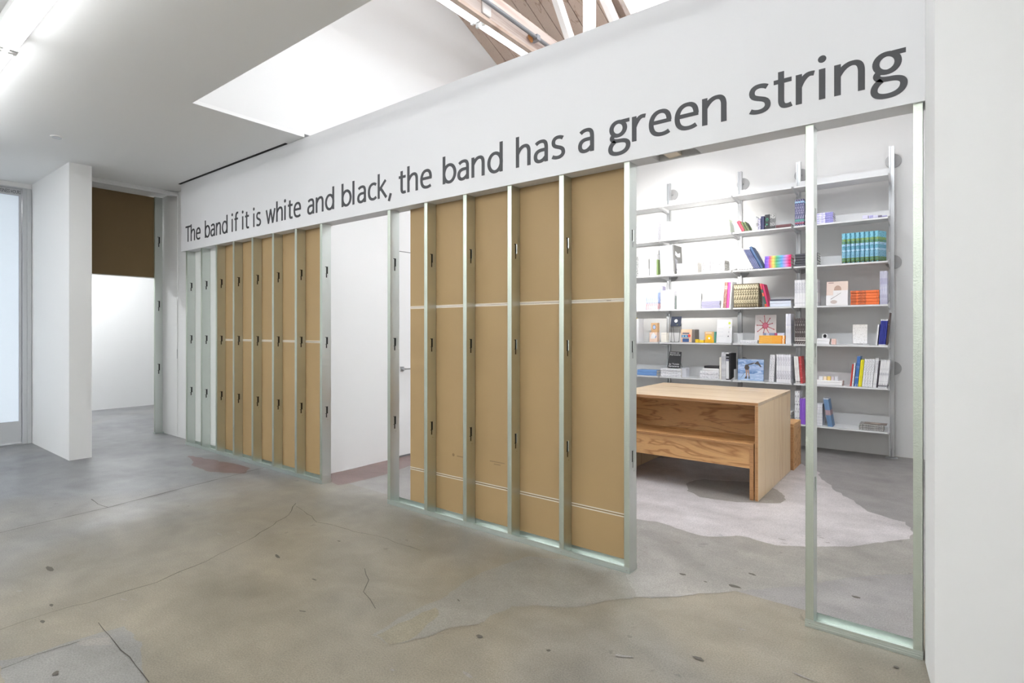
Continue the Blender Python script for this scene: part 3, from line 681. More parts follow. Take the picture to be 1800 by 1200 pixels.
WG = MB().prism([(0, -.018), (.32, -.05), (.32, .06), (.16, .03), (.0, .004)], 0, .002, f=lambda y, z, x: (x, y, z)).mesh('end_plate', SHELFW)
for k in range(4):
    xa, xb = PX[k+1]+.014, PX[k]-.014; sm = shelf_mesh(xb-xa)
    for r, zz in enumerate(ROWS):
        s_ = put('shelf', sm, su, loc=(xa-SO[0], YF-SO[1], zz))
        for xw in (-.0035, xb-xa+.0015): put('end_plate', WG, s_, loc=(xw, 0, 0))

# ------------------------------------------------------------------ books and small things on the shelves
BOOKM = {}
def book_mesh(t, d, h, cov):
    """case-bound book standing on its tail: x thickness, y depth from the spine, z height"""
    key = (round(t, 4), round(d, 3), round(h, 3), cov.name)
    if key in BOOKM: return BOOKM[key]
    c_ = min(.0022, t*.16); m = MB()
    m.box((0, .002, 0), (c_, d, h)); m.box((t-c_, .002, 0), (t, d, h))
    n = 5; pr = []
    for k in range(n+1):
        a = math.pi*k/n; pr.append((t/2-t/2*math.cos(a), .002-.004*math.sin(a)*min(1, t/.02)))
    m.prism(pr+[(t, .004), (0, .004)], 0, h)
    pg = MB().box((c_, .004, .0025), (t-c_, d-.004, h-.003)).mesh('pages', PAGES)
    r = (m.mesh('book', cov), pg); BOOKM[key] = r
    return r
def add_book(t, d, h, cov, loc, rot, label, group, name='book', pages=None, cat='book'):
    cm, pg = book_mesh(t, d, h, cov)
    o = put(name, cm, None, loc=loc, rot=rot); tag(o, label, cat, group)
    put('pages', pg, o)
    return o
sxp = lambda px, Y=YF+.012: ony(px, 600, Y)[0]
def zrow(r): return ROWS[r-1]+.0005
def fitcol(xa, xb, mg=.0055):
    c_ = (xa+xb)/2
    for k in range(4):
        if PX[k+1] < c_ <= PX[k]:
            return max(xa, PX[k+1]+.014+mg), min(xb, PX[k]-.014-mg)
    return xa, xb
def upright(r, p0, p1, n, ytop, cov, label, lean=0, d=.17, y=None, dx=0, group=None, tw=0):
    """n look-alike books standing in row r between two measured places"""
    Y = (YF+.012) if y is None else y
    xa, xb = fitcol(sxp(p0, Y), sxp(p1, Y)); th_ = R(lean); h = ony((p0+p1)/2, ytop, Y)[1]-zrow(r)
    pitch = (xb-xa)/n; t = pitch*math.cos(th_)-.0006; h = h/math.cos(th_)-abs(t*math.tan(th_))*.5
    global LAST
    LAST = (t, d, h); out = []
    for i in range(n):
        x = xa+i*pitch; z = zrow(r)
        if lean > 0: z += t*math.sin(th_)
        out.append(add_book(t, d, h, cov, (x, Y+.002, z+.0003), (0, th_, tw), label, group or (label if n > 1 else None)))
    return out
def flat(r, p0, p1, n, ytop, cov, label, d=.19, y=None, z0=None, group=None, ybase=None):
    Y = (YF+.014) if y is None else y
    xa, xb = fitcol(sxp(p0, Y), sxp(p1, Y)); zb = zrow(r) if z0 is None else z0; zt = ony((p0+p1)/2, ytop, Y)[1]
    t = (zt-zb)/n
    for i in range(n):
        jx = random.uniform(-.003, .003)
        add_book(t-.0006, d, xb-xa, cov, (xa+jx, Y+random.uniform(.002, .008), zb+(i+1)*t-.0003), (0, R(90), 0), label, group or (label if n > 1 else None))
    return zb+n*t
def faceout(r, p0, p1, ytop, cov, label, t=.012, y=YF+.05, back=8, z0=None, name='book', cat='book'):
    xa, xb = fitcol(sxp(p0, y), sxp(p1, y)); zb = zrow(r) if z0 is None else z0; h = ony((p0+p1)/2, ytop, y)[1]-zb
    a = R(back); o = add_book(t, xb-xa, h/math.cos(a), cov, (xa, y, zb+.0005), (0, 0, 0), label, None, name, cat=cat)
    o.matrix_world = Matrix.Translation((xa, y+t, zb+.001)) @ Matrix.Rotation(-a, 4, 'X') @ Matrix.Rotation(R(-90), 4, 'Z')
    return o, xb-xa, h/math.cos(a), t
def decal(o, wd, h, t, shapes, name='print'):
    """flat print on the outward cover of a face-out book: shapes = [(material, polygon in 0..1 cover coordinates)]"""
    for k, (mm, poly) in enumerate(shapes):
        m = MB(); m.add([(t+.0006+.0003*k, x*wd, z*h) for x, z in poly], [tuple(range(len(poly)))]); m.build(name, mm, o)
def circ(cx, cz, r, asp=1, n=20): return [(cx+r*math.cos(2*math.pi*k/n), cz+r*asp*math.sin(2*math.pi*k/n)) for k in range(n)]
def rect(x0, z0, x1, z1): return [(x0, z0), (x1, z0), (x1, z1), (x0, z1)]
C = lambda n, rgb, **k: mat('print_'+n, rgb, k.pop('rough', .5), **k)
WB = C('white', (238, 238, 240)); WB2 = ramp_mat('white_spine', [(0, (236, 236, 240))], marks=(150, 150, 160), mark_scale=(260, 260, 90), mark_thr=.62)
WB3 = ramp_mat('white_titled_spine', [(0, (238, 238, 240)), (.1, (200, 200, 205)), (.13, (238, 238, 240)), (.5, (205, 205, 212)), (.9, (238, 238, 240))], marks=(236, 236, 240), mark_scale=(300, 300, 60), mark_thr=.52)
BLK = C('black', (40, 40, 44)); GRYB = C('cool_grey', (150, 150, 156)); CREAM = C('cream', (240, 236, 226)); LAV = C('lavender', (188, 184, 214))
# row 2
upright(2, 1112, 1115, 1, 418, ramp_mat('grey_print_spine', [(0, (190, 188, 200))], marks=(120, 118, 140)), 'small grey printed booklet at the end of the upper white row')
upright(2, 1115, 1155.5, 3, 391, WB2, 'thick white volume at the end of the bright upper shelf beside the steel post', d=.2)
upright(2, 1159.5, 1178, 2, 390, WB2, 'thick white volume standing by the flat white pair on the bright upper shelf', d=.2)
flat(2, 1179, 1203, 2, 411, WB, 'white book lying flat past the thick white volumes on the bright upper shelf')
upright(2, 1277, 1287, 2, 385, C('pale_green', (226, 236, 214)), 'pale green white book standing at the end of the bright upper shelf', lean=-5)
upright(2, 1296, 1301, 2, 389, C('white_violet', (190, 184, 222)), 'thin pale violet book leaning left beside the red one', lean=-27, d=.16)
upright(2, 1301, 1304, 1, 388, WB, 'thin white book squeezed between the violet ones and the red leaning book', lean=-27, d=.16)
upright(2, 1304, 1310, 1, 387.5, C('coral_red', (226, 66, 84)), 'coral red book leaning left on the upper shelf', lean=-27, d=.16)
upright(2, 1310.2, 1319.5, 2, 389.5, ramp_mat('olive_black', [(0, (60, 66, 44))], marks=(128, 150, 96), mark_scale=(200, 4, 3)), 'dark olive book leaning steeply left behind the red one', lean=-27, d=.16)
upright(2, 1322, 1329, 1, 380, WB2, 'white paperback standing right of the leaning olive books', d=.15)
upright(2, 1329.4, 1332, 1, 383, ramp_mat('drawing_spine', [(0, (214, 212, 216)), (.3, (150, 148, 150)), (.6, (220, 218, 224))]), 'thin book with a grey drawing standing among the upper paperbacks', d=.14)
upright(2, 1332.4, 1337, 1, 384, ramp_mat('violet_grey', [(0, (120, 116, 140))], marks=(210, 208, 222)), 'mottled violet grey book standing between white and navy ones', d=.14)
upright(2, 1337.4, 1343, 1, 380, C('navy', (44, 46, 84)), 'navy blue thin book with white edge on the upper shelf', d=.14)
o, a, b, t_ = faceout(2, 1344, 1352.5, 377, BLK, 'black book with green scribble standing next to the navy one', back=3)
decal(o, a, b, t_, [(C('emerald', (60, 160, 120)), circ(.5, .66, .28, .4, 7)), (C('black', (40, 40, 44)), circ(.5, .64, .16, .5, 6)), (C('emerald', (60, 160, 120)), circ(.45, .34, .2, .3, 5)), (WB, rect(.12, .2, .24, .26))])
faceout(2, 1353, 1363, 376, ramp_mat('grey_photo', [(0, (70, 70, 72)), (.2, (150, 150, 150)), (.45, (110, 110, 112)), (.7, (190, 190, 188))], marks=(70, 70, 70), mark_scale=(90, 90, 90)), 'book with a grey photograph cover beside the black and green one', back=3)
flat(2, 1363.5, 1393, 1, 394, C('maroon', (112, 72, 76)), 'thin maroon book lying flat at the end of the upper shelf')
upright(2, 1397, 1413.5, 4, 350, ramp_mat('blue_pattern', [(0, (70, 66, 92)), (.08, (196, 70, 90)), (.11, (70, 72, 96)), (.17, (74, 160, 140)), (.24, (96, 96, 128)), (.82, (60, 74, 116)), (.86, (150, 206, 232)), (.92, (70, 70, 100))], marks=(160, 156, 180), mark_scale=(120, 120, 60)), 'tall dark blue patterned spine with a green band near its foot', d=.2)
flat(2, 1415, 1464, 5, 374.5, ramp_mat('lavender_stack', [(0, (226, 226, 240)), (.55, (220, 218, 240)), (.72, (150, 146, 206))], marks=(186, 182, 226), mark_scale=(40, 40, 20)), 'pale lavender book lying in a flat stack of five behind the bare stud')
for k, (pa, pb_) in enumerate(((1516, 1526), (1526.6, 1534), (1534.6, 1543), (1543.6, 1550), (1550.6, 1564))):
    cm = [C('lilac_a', (214, 212, 236)), C('lilac_b', (176, 172, 216)), C('lilac_a', (214, 212, 236)), C('plum_grey', (104, 98, 126)), C('lilac_c', (164, 160, 200))][k]
    lb = ['pale lilac small booklet pile at the open end of the row', 'mid lilac small booklet pile touching the pale lilac end one', 'pale lilac small booklet pile just left of the plum grey one', 'plum grey small booklet pile among the lilac ones', 'wide lilac booklet pile touching the shelf pole'][k]
    flat(2, pa, pb_, 1, 378, cm, lb, d=.14)
# row 3
upright(3, 1109, 1112.5, 1, 449, ramp_mat('letter_spine', [(0, (240, 240, 240))], marks=(90, 90, 90), mark_scale=(120, 120, 70), mark_thr=.55), 'white book with black letters on its spine beside the steel post')
upright(3, 1142, 1153.5, 1, 447, WB, 'thick plain white volume left of the green spine')
upright(3, 1154, 1156.6, 1, 456, C('moss_green', (128, 150, 96)), 'thin moss green spine beside the grey magazines')
mags = upright(3, 1161, 1187, 10, 431, ramp_mat('grey_magazine', [(0, (236, 236, 240)), (.1, (170, 172, 180)), (.13, (226, 228, 234)), (.35, (178, 182, 190))], marks=(206, 208, 214), mark_scale=(220, 220, 16)), 'tall thin grey magazine spine in a tight row left of the graphite cover', lean=-3, d=.27)
magdim = LAST
o = mags[-1]; o.data = book_mesh(*magdim, C('graphite_cover', (112, 112, 110)))[0]
o['label'] = 'last grey magazine of the tight row with a graphite cover and white shape'; del o['group']
decal(o, magdim[1], magdim[2], magdim[0], [(WB, [(.1, .66), (.4, .6), (.75, .62), (.78, .78), (.45, .72), (.15, .8)]), (GRYB, [(.05, .1), (.7, .1), (.35, .5), (.05, .55)])])
flat(3, 1189.5, 1226, 6, 462, WB2, 'white magazine lying in the flat stack right of the grey row', d=.17, y=YF+.012, group='flat white magazines right of the grey row')
flat(3, 1233, 1274, 8, 458.5, ramp_mat('black_white_edge', [(0, (240, 240, 240))], marks=(84, 84, 90), mark_scale=(20, 20, 500), mark_thr=.5), 'black and white magazine lying in a flat stack of eight', d=.18)
upright(3, 1297, 1325, 6, 436, WB2, 'white book leaning left in front of the navy striped ones', lean=-27, d=.18)
upright(3, 1326, 1337, 4, 437, ramp_mat('navy_stripe', [(0, (66, 72, 108))], marks=(120, 126, 160), mark_scale=(200, 200, 5)), 'navy striped spine leaning left behind the white books', lean=-27, d=.18)
upright(3, 1337.6, 1342.5, 1, 432, C('denim_blue', (54, 82, 122)), 'thick denim blue book leaning left next to the rainbow stack', lean=-27, d=.19)
flat(3, 1344, 1393, 4, 448.5, ramp_mat('soft_rainbow', [(0, (96, 70, 190)), (.14, (150, 110, 210)), (.2, (230, 90, 120)), (.33, (242, 220, 110)), (.45, (96, 186, 120)), (.66, (110, 180, 240)), (.82, (226, 150, 220)), (.94, (224, 40, 110))]), 'rainbow edged book lying in a flat stack of four')
flat(3, 1397.5, 1437, 5, 445, ramp_mat('charcoal_stack', [(0, (70, 70, 76))], axis='X', marks=None), 'charcoal black book lying in a flat stack of five behind the bare stud')
xs_, xe_ = sxp(1477), sxp(1566)
TQ = ramp_mat('turquoise_landscape', [(0, (70, 84, 60)), (.05, (96, 128, 70)), (.17, (130, 180, 206)), (.38, (180, 212, 232)), (.44, (110, 168, 196)), (.56, (176, 208, 232)), (.64, (96, 140, 100)), (.72, (140, 170, 96)), (.8, (130, 196, 218))], marks=(90, 150, 170), mark_scale=(60, 60, 70), mark_thr=.6)
htq = ony(1520, 407, YF+.02)[1]-zrow(3); ptq = (-.43-.118-xs_)/7
for k in range(8):
    add_book(.033, .15, htq, TQ, (xs_+k*ptq+.012, YF+.03, zrow(3)+.0005), (0, 0, R(-26)), 'turquoise landscape book turned at an angle in a row of eight', 'turquoise landscape books')
# row 4
o, a, b, t_ = faceout(4, 1109, 1135, 505, ramp_mat('soft_white_photo', [(0, (214, 222, 238)), (.3, (240, 238, 240)), (1, (246, 244, 240))]), 'white picture book facing out beside the steel post')
decal(o, a, b, t_, [(C('rose_grey', (206, 196, 206)), circ(.22, .42, .12, .9, 9)), (C('sky_pale', (196, 210, 236)), rect(.06, .04, .36, .26))])
upright(4, 1136, 1155.8, 6, 503, ramp_mat('blue_pink_spine', [(0, (226, 170, 176)), (.26, (130, 150, 196)), (.3, (176, 196, 236)), (.72, (216, 226, 244)), (.9, (240, 242, 248))], marks=(236, 238, 246), mark_scale=(150, 150, 12)), 'pale blue spine with a pink foot in a row of six')
upright(4, 1159, 1165, 1, 503, LAV, 'lavender book standing behind the squiggle spines', y=YF+.2, d=.1)
upright(4, 1159, 1170.5, 3, 511, ramp_mat('squiggle_spine', [(0, (242, 242, 244))], marks=(150, 150, 154), mark_scale=(130, 130, 70), mark_thr=.6), 'white spine with grey squiggles beside the pink footed row')
upright(4, 1171, 1185, 3, 509, WB2, 'plain white book between squiggle spines and a dark gap', d=.17, group='plain white books right of the squiggle spines')
upright(4, 1186.5, 1188, 1, 520, C('slate_green', (110, 122, 118)), 'thin slate green spine among plain white books', d=.16)
upright(4, 1189, 1196.5, 2, 511, WB, 'white curved booklet standing beside the slate green spine', d=.17)
o, a, b, t_ = faceout(4, 1198, 1231, 507, C('sketch_white', (244, 244, 246)), 'square white book with a faint violet sketch facing out')
decal(o, a, b, t_, [(C('violet_wash', (214, 212, 232)), [(.84, .04), (.93, .04), (.93, .9), (.86, .8)]), (C('sketch_grey', (176, 174, 186)), [(.5, .2), (.78, .42), (.8, .45), (.5, .24)]), (C('sketch_grey', (176, 174, 186)), [(.3, .08), (.88, .08), (.88, .11), (.3, .1)])])
flat(4, 1233, 1265, 5, 528.5, C('grey_lavender', (160, 158, 182)), 'grey lavender book lying in a low flat stack of five')
upright(4, 1267, 1270.4, 1, 496, WB, 'thin white book leaning right against the brown spine', lean=4, d=.17)
upright(4, 1270.6, 1276, 1, 496, ramp_mat('brown_label', [(0, (142, 104, 92)), (.72, (196, 170, 160)), (.86, (150, 112, 98))], marks=(170, 136, 124), mark_scale=(110, 110, 40)), 'brown spine between white and hot pink books', lean=4, d=.17)
upright(4, 1276.4, 1281, 1, 496, C('hot_pink', (226, 76, 150)), 'hot pink spine leaning right beside the brown one', lean=4, d=.17)
upright(4, 1281.4, 1284.5, 1, 495, WB, 'thick white book right of the hot pink spine', lean=4, d=.19)
upright(4, 1288.5, 1333, 10, 498.5, ramp_mat('beige_ornament', [(0, (98, 86, 64)), (.05, (150, 138, 110)), (.16, (196, 186, 156)), (.74, (110, 98, 74)), (.78, (206, 198, 170)), (.95, (96, 84, 62))], marks=(94, 82, 58), mark_scale=(120, 120, 55), mark_thr=.52), 'beige ornamented spine in a matching set of ten')
upright(4, 1345, 1348.3, 1, 498, ramp_mat('orange_teal_spine', [(0, (226, 110, 60)), (.12, (60, 110, 100)), (.45, (226, 110, 80)), (.6, (60, 110, 100)), (.75, (214, 84, 90))]), 'orange and teal spine leaning left after the beige set', lean=-13, d=.17)
upright(4, 1348.4, 1352, 1, 499, C('raspberry', (206, 58, 104)), 'raspberry red book leaning left on the orange spine', lean=-13, d=.17)
zt = flat(4, 1353, 1392.5, 2, 528.5, C('ice_white', (222, 228, 242)), 'pale blue white book lying flat under a thin navy one')
flat(4, 1353.5, 1392, 1, 525.5, C('ink_navy', (70, 72, 88)), 'thin navy book lying on top of two pale ones', z0=zt)
upright(4, 1396.5, 1437, 9, 491.5, WB3, 'white spine with grey printed column in a set of nine behind the stud')
o, a, b, t_ = faceout(4, 1452, 1490, 494.5, C('peach_cover', (226, 206, 194)), 'book facing out with a brown dome on peach and silver lower half')
decal(o, a, b, t_, [(C('silver_white', (232, 230, 230)), rect(0, 0, 1, .42)), (C('silver_white', (232, 230, 230)), rect(.32, .42, 1, .62)), (C('taupe', (176, 146, 130)), circ(.53, .66, .17, 1, 16)), (C('silver_white', (232, 230, 230)), rect(.34, .5, .72, .62)), (C('thin_grey', (140, 134, 132)), [(.22, .24), (.68, .5), (.7, .53), (.22, .27)]), (C('taupe2', (196, 182, 176)), circ(.36, .14, .16, .5, 10)), (C('maroon', (112, 72, 76)), rect(.08, .93, .34, .95))])
flat(4, 1495.5, 1545.5, 5, 510, ramp_mat('orange_titled', [(0, (236, 116, 58)), (.02, (110, 60, 44)), (.2, (236, 116, 58)), (.24, (120, 64, 46)), (.54, (236, 116, 58)), (.92, (150, 80, 50)), (.94, (236, 116, 58))], marks=(238, 118, 60), mark_scale=(300, 300, 300), mark_thr=.5), 'orange book with dark titles lying in a flat stack of five')
upright(4, 1546.5, 1565.5, 5, 476, ramp_mat('lavender_spine', [(0, (190, 188, 212)), (.3, (206, 206, 226)), (.6, (186, 184, 210)), (.78, (208, 208, 226))], marks=(216, 216, 232), mark_scale=(60, 60, 20)), 'tall lavender spine beside the orange stack')
# row 5
o, a, b, t_ = faceout(5, 1107, 1118, 558.5, ramp_mat('yellow_pale', [(0, (250, 248, 222)), (.3, (248, 238, 140)), (.74, (226, 208, 52))], axis='Z'), 'yellow book facing out beside the steel post', back=5)
upright(5, 1118.5, 1122.5, 1, 560, WB, 'thin white book right of the yellow one', d=.16)
TAN = C('tan_card', (206, 166, 122)); TAN2 = C('rose_card', (236, 208, 190))
def carton(r, p0, p1, ytop, cov, label, d=.09, y=YF+.03, z0=None, name='box', cat='box', bev=.0015, ybot=None):
    xa, xb = fitcol(sxp(p0, y), sxp(p1, y)); zb = zrow(r) if z0 is None else z0; h = ony((p0+p1)/2, ytop, y)[1]-zb
    o = MB().box((0, 0, 0), (xb-xa, d, h)).build(name, cov, None, bevel=bev, loc=(xa, y, zb+.0003)); tag(o, label, cat)
    MB().box((-.0004, -.0004, h*.8), (xb-xa+.0004, d*.5, h*.81)).build('lid_seam', GRYB, o)
    return o, xb-xa, h
def front(o, wd, h, shapes):
    for k, (mm, poly) in enumerate(shapes):
        m = MB(); m.add([(x*wd, -.0009-.0003*k, z*h) for x, z in poly], [tuple(range(len(poly)))]); m.build('print', mm, o)
o, a, h1 = carton(5, 1141.5, 1155, 584, TAN2, 'rose card box with a white jug print under the tan box', y=YF+.03, d=.08)
front(o, a, h1, [(WB, [(.15, .35), (.3, .8), (.55, 1.0), (.85, .7), (.7, .35)]), (C('jug_blue', (110, 150, 200)), [(.72, .4), (.86, .72), (.92, .6), (.8, .4)])])
o, a, h = carton(5, 1144.5, 1155.5, 567.5, TAN, 'tan card box with a blue round badge on top of the rose box', y=YF+.035, d=.07, z0=zrow(5)+h1+.0008)
front(o, a, h, [(C('badge_dark', (92, 104, 124)), circ(.5, .55, .28, .9)), (C('badge_blue', (176, 196, 226)), circ(.5, .55, .22, .9))])
o, a, h = carton(5, 1158.5, 1171.5, 584.5, CREAM, 'cream white small carton at the gap between shelves', d=.08)
def wire_stand(x0, x1, y, z0, ht, label):
    s_ = empty('wire_stand', ((x0+x1)/2, y, z0)); tag(s_, label, 'stand'); wd = (x1-x0)/2; WM = mat('wire_black', (70, 68, 66), .4, .6)
    for sg in (-1, 1):
        MB().tube((sg*wd, 0, .004), (sg*wd, .05, ht), .0025, 8).tube((sg*wd, .05, ht), (sg*wd, .12, .004), .0025, 8).build('wire_leg', WM, s_)
    MB().tube((-wd, -.012, .004), (wd, -.012, .004), .0025, 8).tube((-wd, -.012, .004), (-wd, -.012, .018), .0025, 8).tube((wd, -.012, .004), (wd, -.012, .018), .0025, 8).tube((-wd, .0, .004), (-wd, -.012, .004), .0025, 8).tube((wd, .0, .004), (wd, -.012, .004), .0025, 8).build('wire_lip', WM, s_)
    return s_
y = YF+.06; zl = ony(1187, 573.5, y)[1]
s_ = wire_stand(sxp(1179.5, y), sxp(1193.5, y), y, zrow(5), ony(1187, 560, y)[1]-zrow(5), 'tall thin wire stand holding up the navy record sleeve')
MB().tube((-.055, .0, zl-zrow(5)-.006), (.055, .0, zl-zrow(5)-.006), .0022, 8).tube((-.055, .0, zl-zrow(5)-.006), (-.055, .03, zl-zrow(5)-.002), .0022, 8).tube((.055, .0, zl-zrow(5)-.006), (.055, .03, zl-zrow(5)-.002), .0022, 8).build('wire_ledge', MATS['wire_black'], s_)
o, a, b, t_ = faceout(5, 1178.5, 1196.5, 556.5, C('sleeve_navy', (46, 54, 72)), 'square navy record sleeve with a pale disc on the tall wire stand', t=.006, y=y-.006, back=14, z0=zl, name='record_sleeve', cat='sleeve')
decal(o, a, b, t_, [(C('pale_disc', (214, 218, 214)), circ(.5, .55, .16, 1.1)), (C('olive_dot', (150, 160, 70)), circ(.66, .16, .04, 1))])
o, a, b, t_ = faceout(5, 1196.8, 1216, 579, C('tan_pink', (226, 190, 160)), 'tan book with blue bars and a red spot facing out', back=3, t=.03)
decal(o, a, b, t_, [(C('deep_blue', (58, 90, 140)), rect(.14, .02, .74, .3)), (C('teal_blue', (66, 130, 170)), rect(.06, .36, .74, .58)), (C('slate', (90, 100, 120)), rect(.14, .64, .76, .74)), (C('spot_red', (216, 78, 66)), circ(.76, .5, .13, .9)), (WB, rect(.18, .42, .24, .52)), (WB, rect(.44, .42, .5, .52))])
upright(5, 1216.6, 1221.5, 1, 579, C('pewter', (116, 110, 106)), 'pewter grey box set beside the tan book with blue bars', d=.15)
for pa, pb_, lb in ((1222, 1228, 'small lumpy yellow toy block at the left of the yellow row'), (1229, 1237, 'low yellow tray in front of the yellow cover book')):
    o, a, h = carton(5, pa, pb_, 596 if pa < 1225 else 597.6, C('bright_yellow', (244, 208, 50)), lb, d=.05, name='toy_block', cat='toy')
o, a, b, t_ = faceout(5, 1238.5, 1254.5, 583, C('ochre_pink', (222, 178, 120)), 'small book with a yellow sun print facing out', back=2, t=.02, y=YF+.045)
decal(o, a, b, t_, [(C('sun_yellow', (240, 196, 40)), circ(.5, .4, .34, .9)), (WB, circ(.5, .4, .11, .9)), (CREAM, rect(.1, .86, .8, .91))])
upright(5, 1255, 1257.6, 1, 583, C('sea_teal', (96, 168, 150)), 'thin teal book right of the sun print', d=.13, y=YF+.045)
o, a, h = carton(5, 1239, 1254, 597, C('amber_yellow', (246, 190, 40)), 'amber strip of small beads lying before the sun print book', d=.025, y=YF+.012, name='bead_strip', cat='toy')
o, a, b, t_ = faceout(5, 1258.5, 1286, 561.5, C('sheet_white', (230, 230, 232)), 'tall white card with green and grey dots facing out', t=.006, back=9)
decal(o, a, b, t_, [(C('lime', (206, 220, 90)), circ(.82, .84, .075, .7)), (C('lime', (206, 220, 90)), circ(.85, .66, .035, .7)), (C('dot_grey', (176, 178, 186)), circ(.8, .46, .03, .8)), (C('dot_dark', (96, 100, 108)), circ(.78, .28, .04, .7))]+[(C('line_grey', (206, 206, 210)), rect(.12, z, .45, z+.01)) for z in (.88, .6, .46, .28)])
def bookend(r, p0, p1, ytop, label, y=YF+.02):
    xa, xb = fitcol(sxp(p0, y), sxp(p1, y)); h = ony(p0, ytop, y)[1]-zrow(r)
    o = MB().box((0, 0, 0), (.002, .15, h)).box((0, 0, 0), (xb-xa, .15, .0015)).box((0, .148, 0), (xb-xa, .15, h)).build('bookend', SHELFW, None, loc=(xa, y, zrow(r)+.0002))
    tag(o, label, 'bookend')
bookend(5, 1288.5, 1299, 585.5, 'white sheet metal bookend left of the splat picture card')
flat(5, 1300, 1331, 1, 598, WB2, 'white thin book lying flat in front of the splat picture card', d=.1)
o, a, b, t_ = faceout(5, 1326, 1363.5, 553.5, C('card_grey', (222, 216, 216)), 'white card with a rose splat drawing facing out behind the orange stack', t=.008, y=YF+.15, back=6)
RO = C('rose_splat', (206, 110, 134)); RD = C('rose_dark', (176, 70, 84))
sh = [(RO, circ(.5, .62, .15, .78, 14))]
for k in range(9):
    an = 2*math.pi*k/9+.3; l = .33+.1*((k*7) % 3)/2; ca, sa = math.cos(an), math.sin(an)
    p = lambda r, s: (.5+ca*r-sa*s, .62+(sa*r+ca*s)*.78)
    sh += [(RD, [p(.1, -.02), p(l, -.012), p(l, .012), p(.1, .02)]), (RD, [p(l-.02, -.025), p(l+.04, -.018), p(l+.04, .018), p(l-.02, .025)])]
decal(o, a, b, t_, sh)
zt = flat(5, 1334, 1380, 5, 589.5, ramp_mat('amber_titled', [(0, (244, 186, 84)), (.5, (246, 180, 70)), (.84, (240, 150, 50)), (.9, (250, 226, 190)), (.96, (240, 150, 50))]), 'amber orange book lying in a flat stack of five below the splat card', d=.12)
for pa, pb_, rgb, lb in ((1341.5, 1346, (130, 136, 164), 'slate blue small tin on the amber stack'), (1346.5, 1352, (200, 206, 228), 'pale blue small tin on the amber stack'), (1352.5, 1361, (140, 148, 180), 'wide blue grey tin on the amber stack'), (1361.5, 1366, (190, 90, 130), 'small raspberry pink tin on the amber stack'), (1366.5, 1378, (214, 220, 240), 'long ice blue tin on the amber stack')):
    carton(5, pa, pb_, 585, C('tin_'+lb.split()[0], rgb), lb, d=.04, z0=zt+.0005, name='tin', cat='tin')
upright(5, 1381, 1393.5, 4, 551.5, ramp_mat('tall_white', [(0, (238, 238, 244)), (.6, (226, 226, 238)), (.66, (240, 240, 246))], marks=(222, 222, 236), mark_scale=(60, 60, 8)), 'tall white spine right of the amber stack in a row of four')
upright(5, 1397, 1432, 9, 559, ramp_mat('dark_brown_titled', [(0, (84, 76, 76)), (.1, (80, 70, 70)), (.13, (236, 232, 230)), (.17, (80, 70, 70)), (.22, (230, 226, 224)), (.25, (80, 72, 72))], marks=(176, 170, 168), mark_scale=(110, 110, 40), mark_thr=.6), 'dark brown spine with white dashes in a row behind the stud')
zt = flat(5, 1433, 1458, 2, 595, WB, 'white book lying flat under the small domed camera', d=.12)
y = YF+.05; xa = sxp(1449.5, y)
sc = empty('dome_camera', (xa, y, zt+.0005)); tag(sc, 'small white dome with a black oval face on the flat white books', 'camera')
m = MB(); pr = [(-.025, 0), (.025, 0)]+[(.025*math.cos(a_), .03+.025*math.sin(a_)) for a_ in [k*math.pi/10 for k in range(11)]]
m.prism(pr, 0, .04, f=lambda x, z, yy: (x, yy, z)).build('body', WB, sc, bevel=.003)
MB().prism([(.003+.016*math.cos(a_), .028+.021*math.sin(a_)) for a_ in [k*math.pi/9 for k in range(18)]], -.002, .001, f=lambda x, z, yy: (x, yy, z)).build('lens_face', mat('gloss_black', (24, 24, 26), .15), sc)
carton(5, 1461.5, 1469, 595.5, C('blush_card', (232, 196, 186)), 'small blush pink box right of the flat white books', d=.06)
y = YF+.05
o, a, b, t_ = faceout(5, 1498, 1524, 570.5, ramp_mat('soft_marble_card', [(0, (236, 236, 238)), (.5, (226, 224, 222)), (1, (222, 218, 212))], marks=(180, 176, 172), mark_scale=(120, 120, 160), mark_thr=.64), 'speckled white booklet propped up on a low wire stand', t=.006, back=12, z0=zrow(5)+.012)
wire_stand(sxp(1500, y), sxp(1516, y), y+.03, zrow(5)+.0065, .07, 'low wire stand under the speckled white booklet')
add_book(.006, .14, sxp(1528)-sxp(1488), WB, (sxp(1488), YF+.016, zrow(5)+.0062), (0, R(90), 0), 'thin white folder lying flat below the low wire stand', None)
upright(5, 1539, 1542, 1, 570, WB, 'thin white book leaning right before the royal blue ones', lean=5, d=.16)
upright(5, 1544, 1556.5, 4, 561.5, ramp_mat('royal_blue', [(0, (236, 236, 242)), (.03, (44, 52, 140)), (.95, (234, 234, 240))], marks=None), 'royal blue spine with white ends leaning slightly right', lean=5, d=.17)
upright(5, 1557.2, 1562.2, 2, 549.5, ramp_mat('umber', [(0, (84, 68, 66))], marks=(130, 112, 108), mark_scale=(60, 60, 16), mark_thr=.62), 'tall umber brown book leaning right at the end of the shelf', lean=5, d=.18)
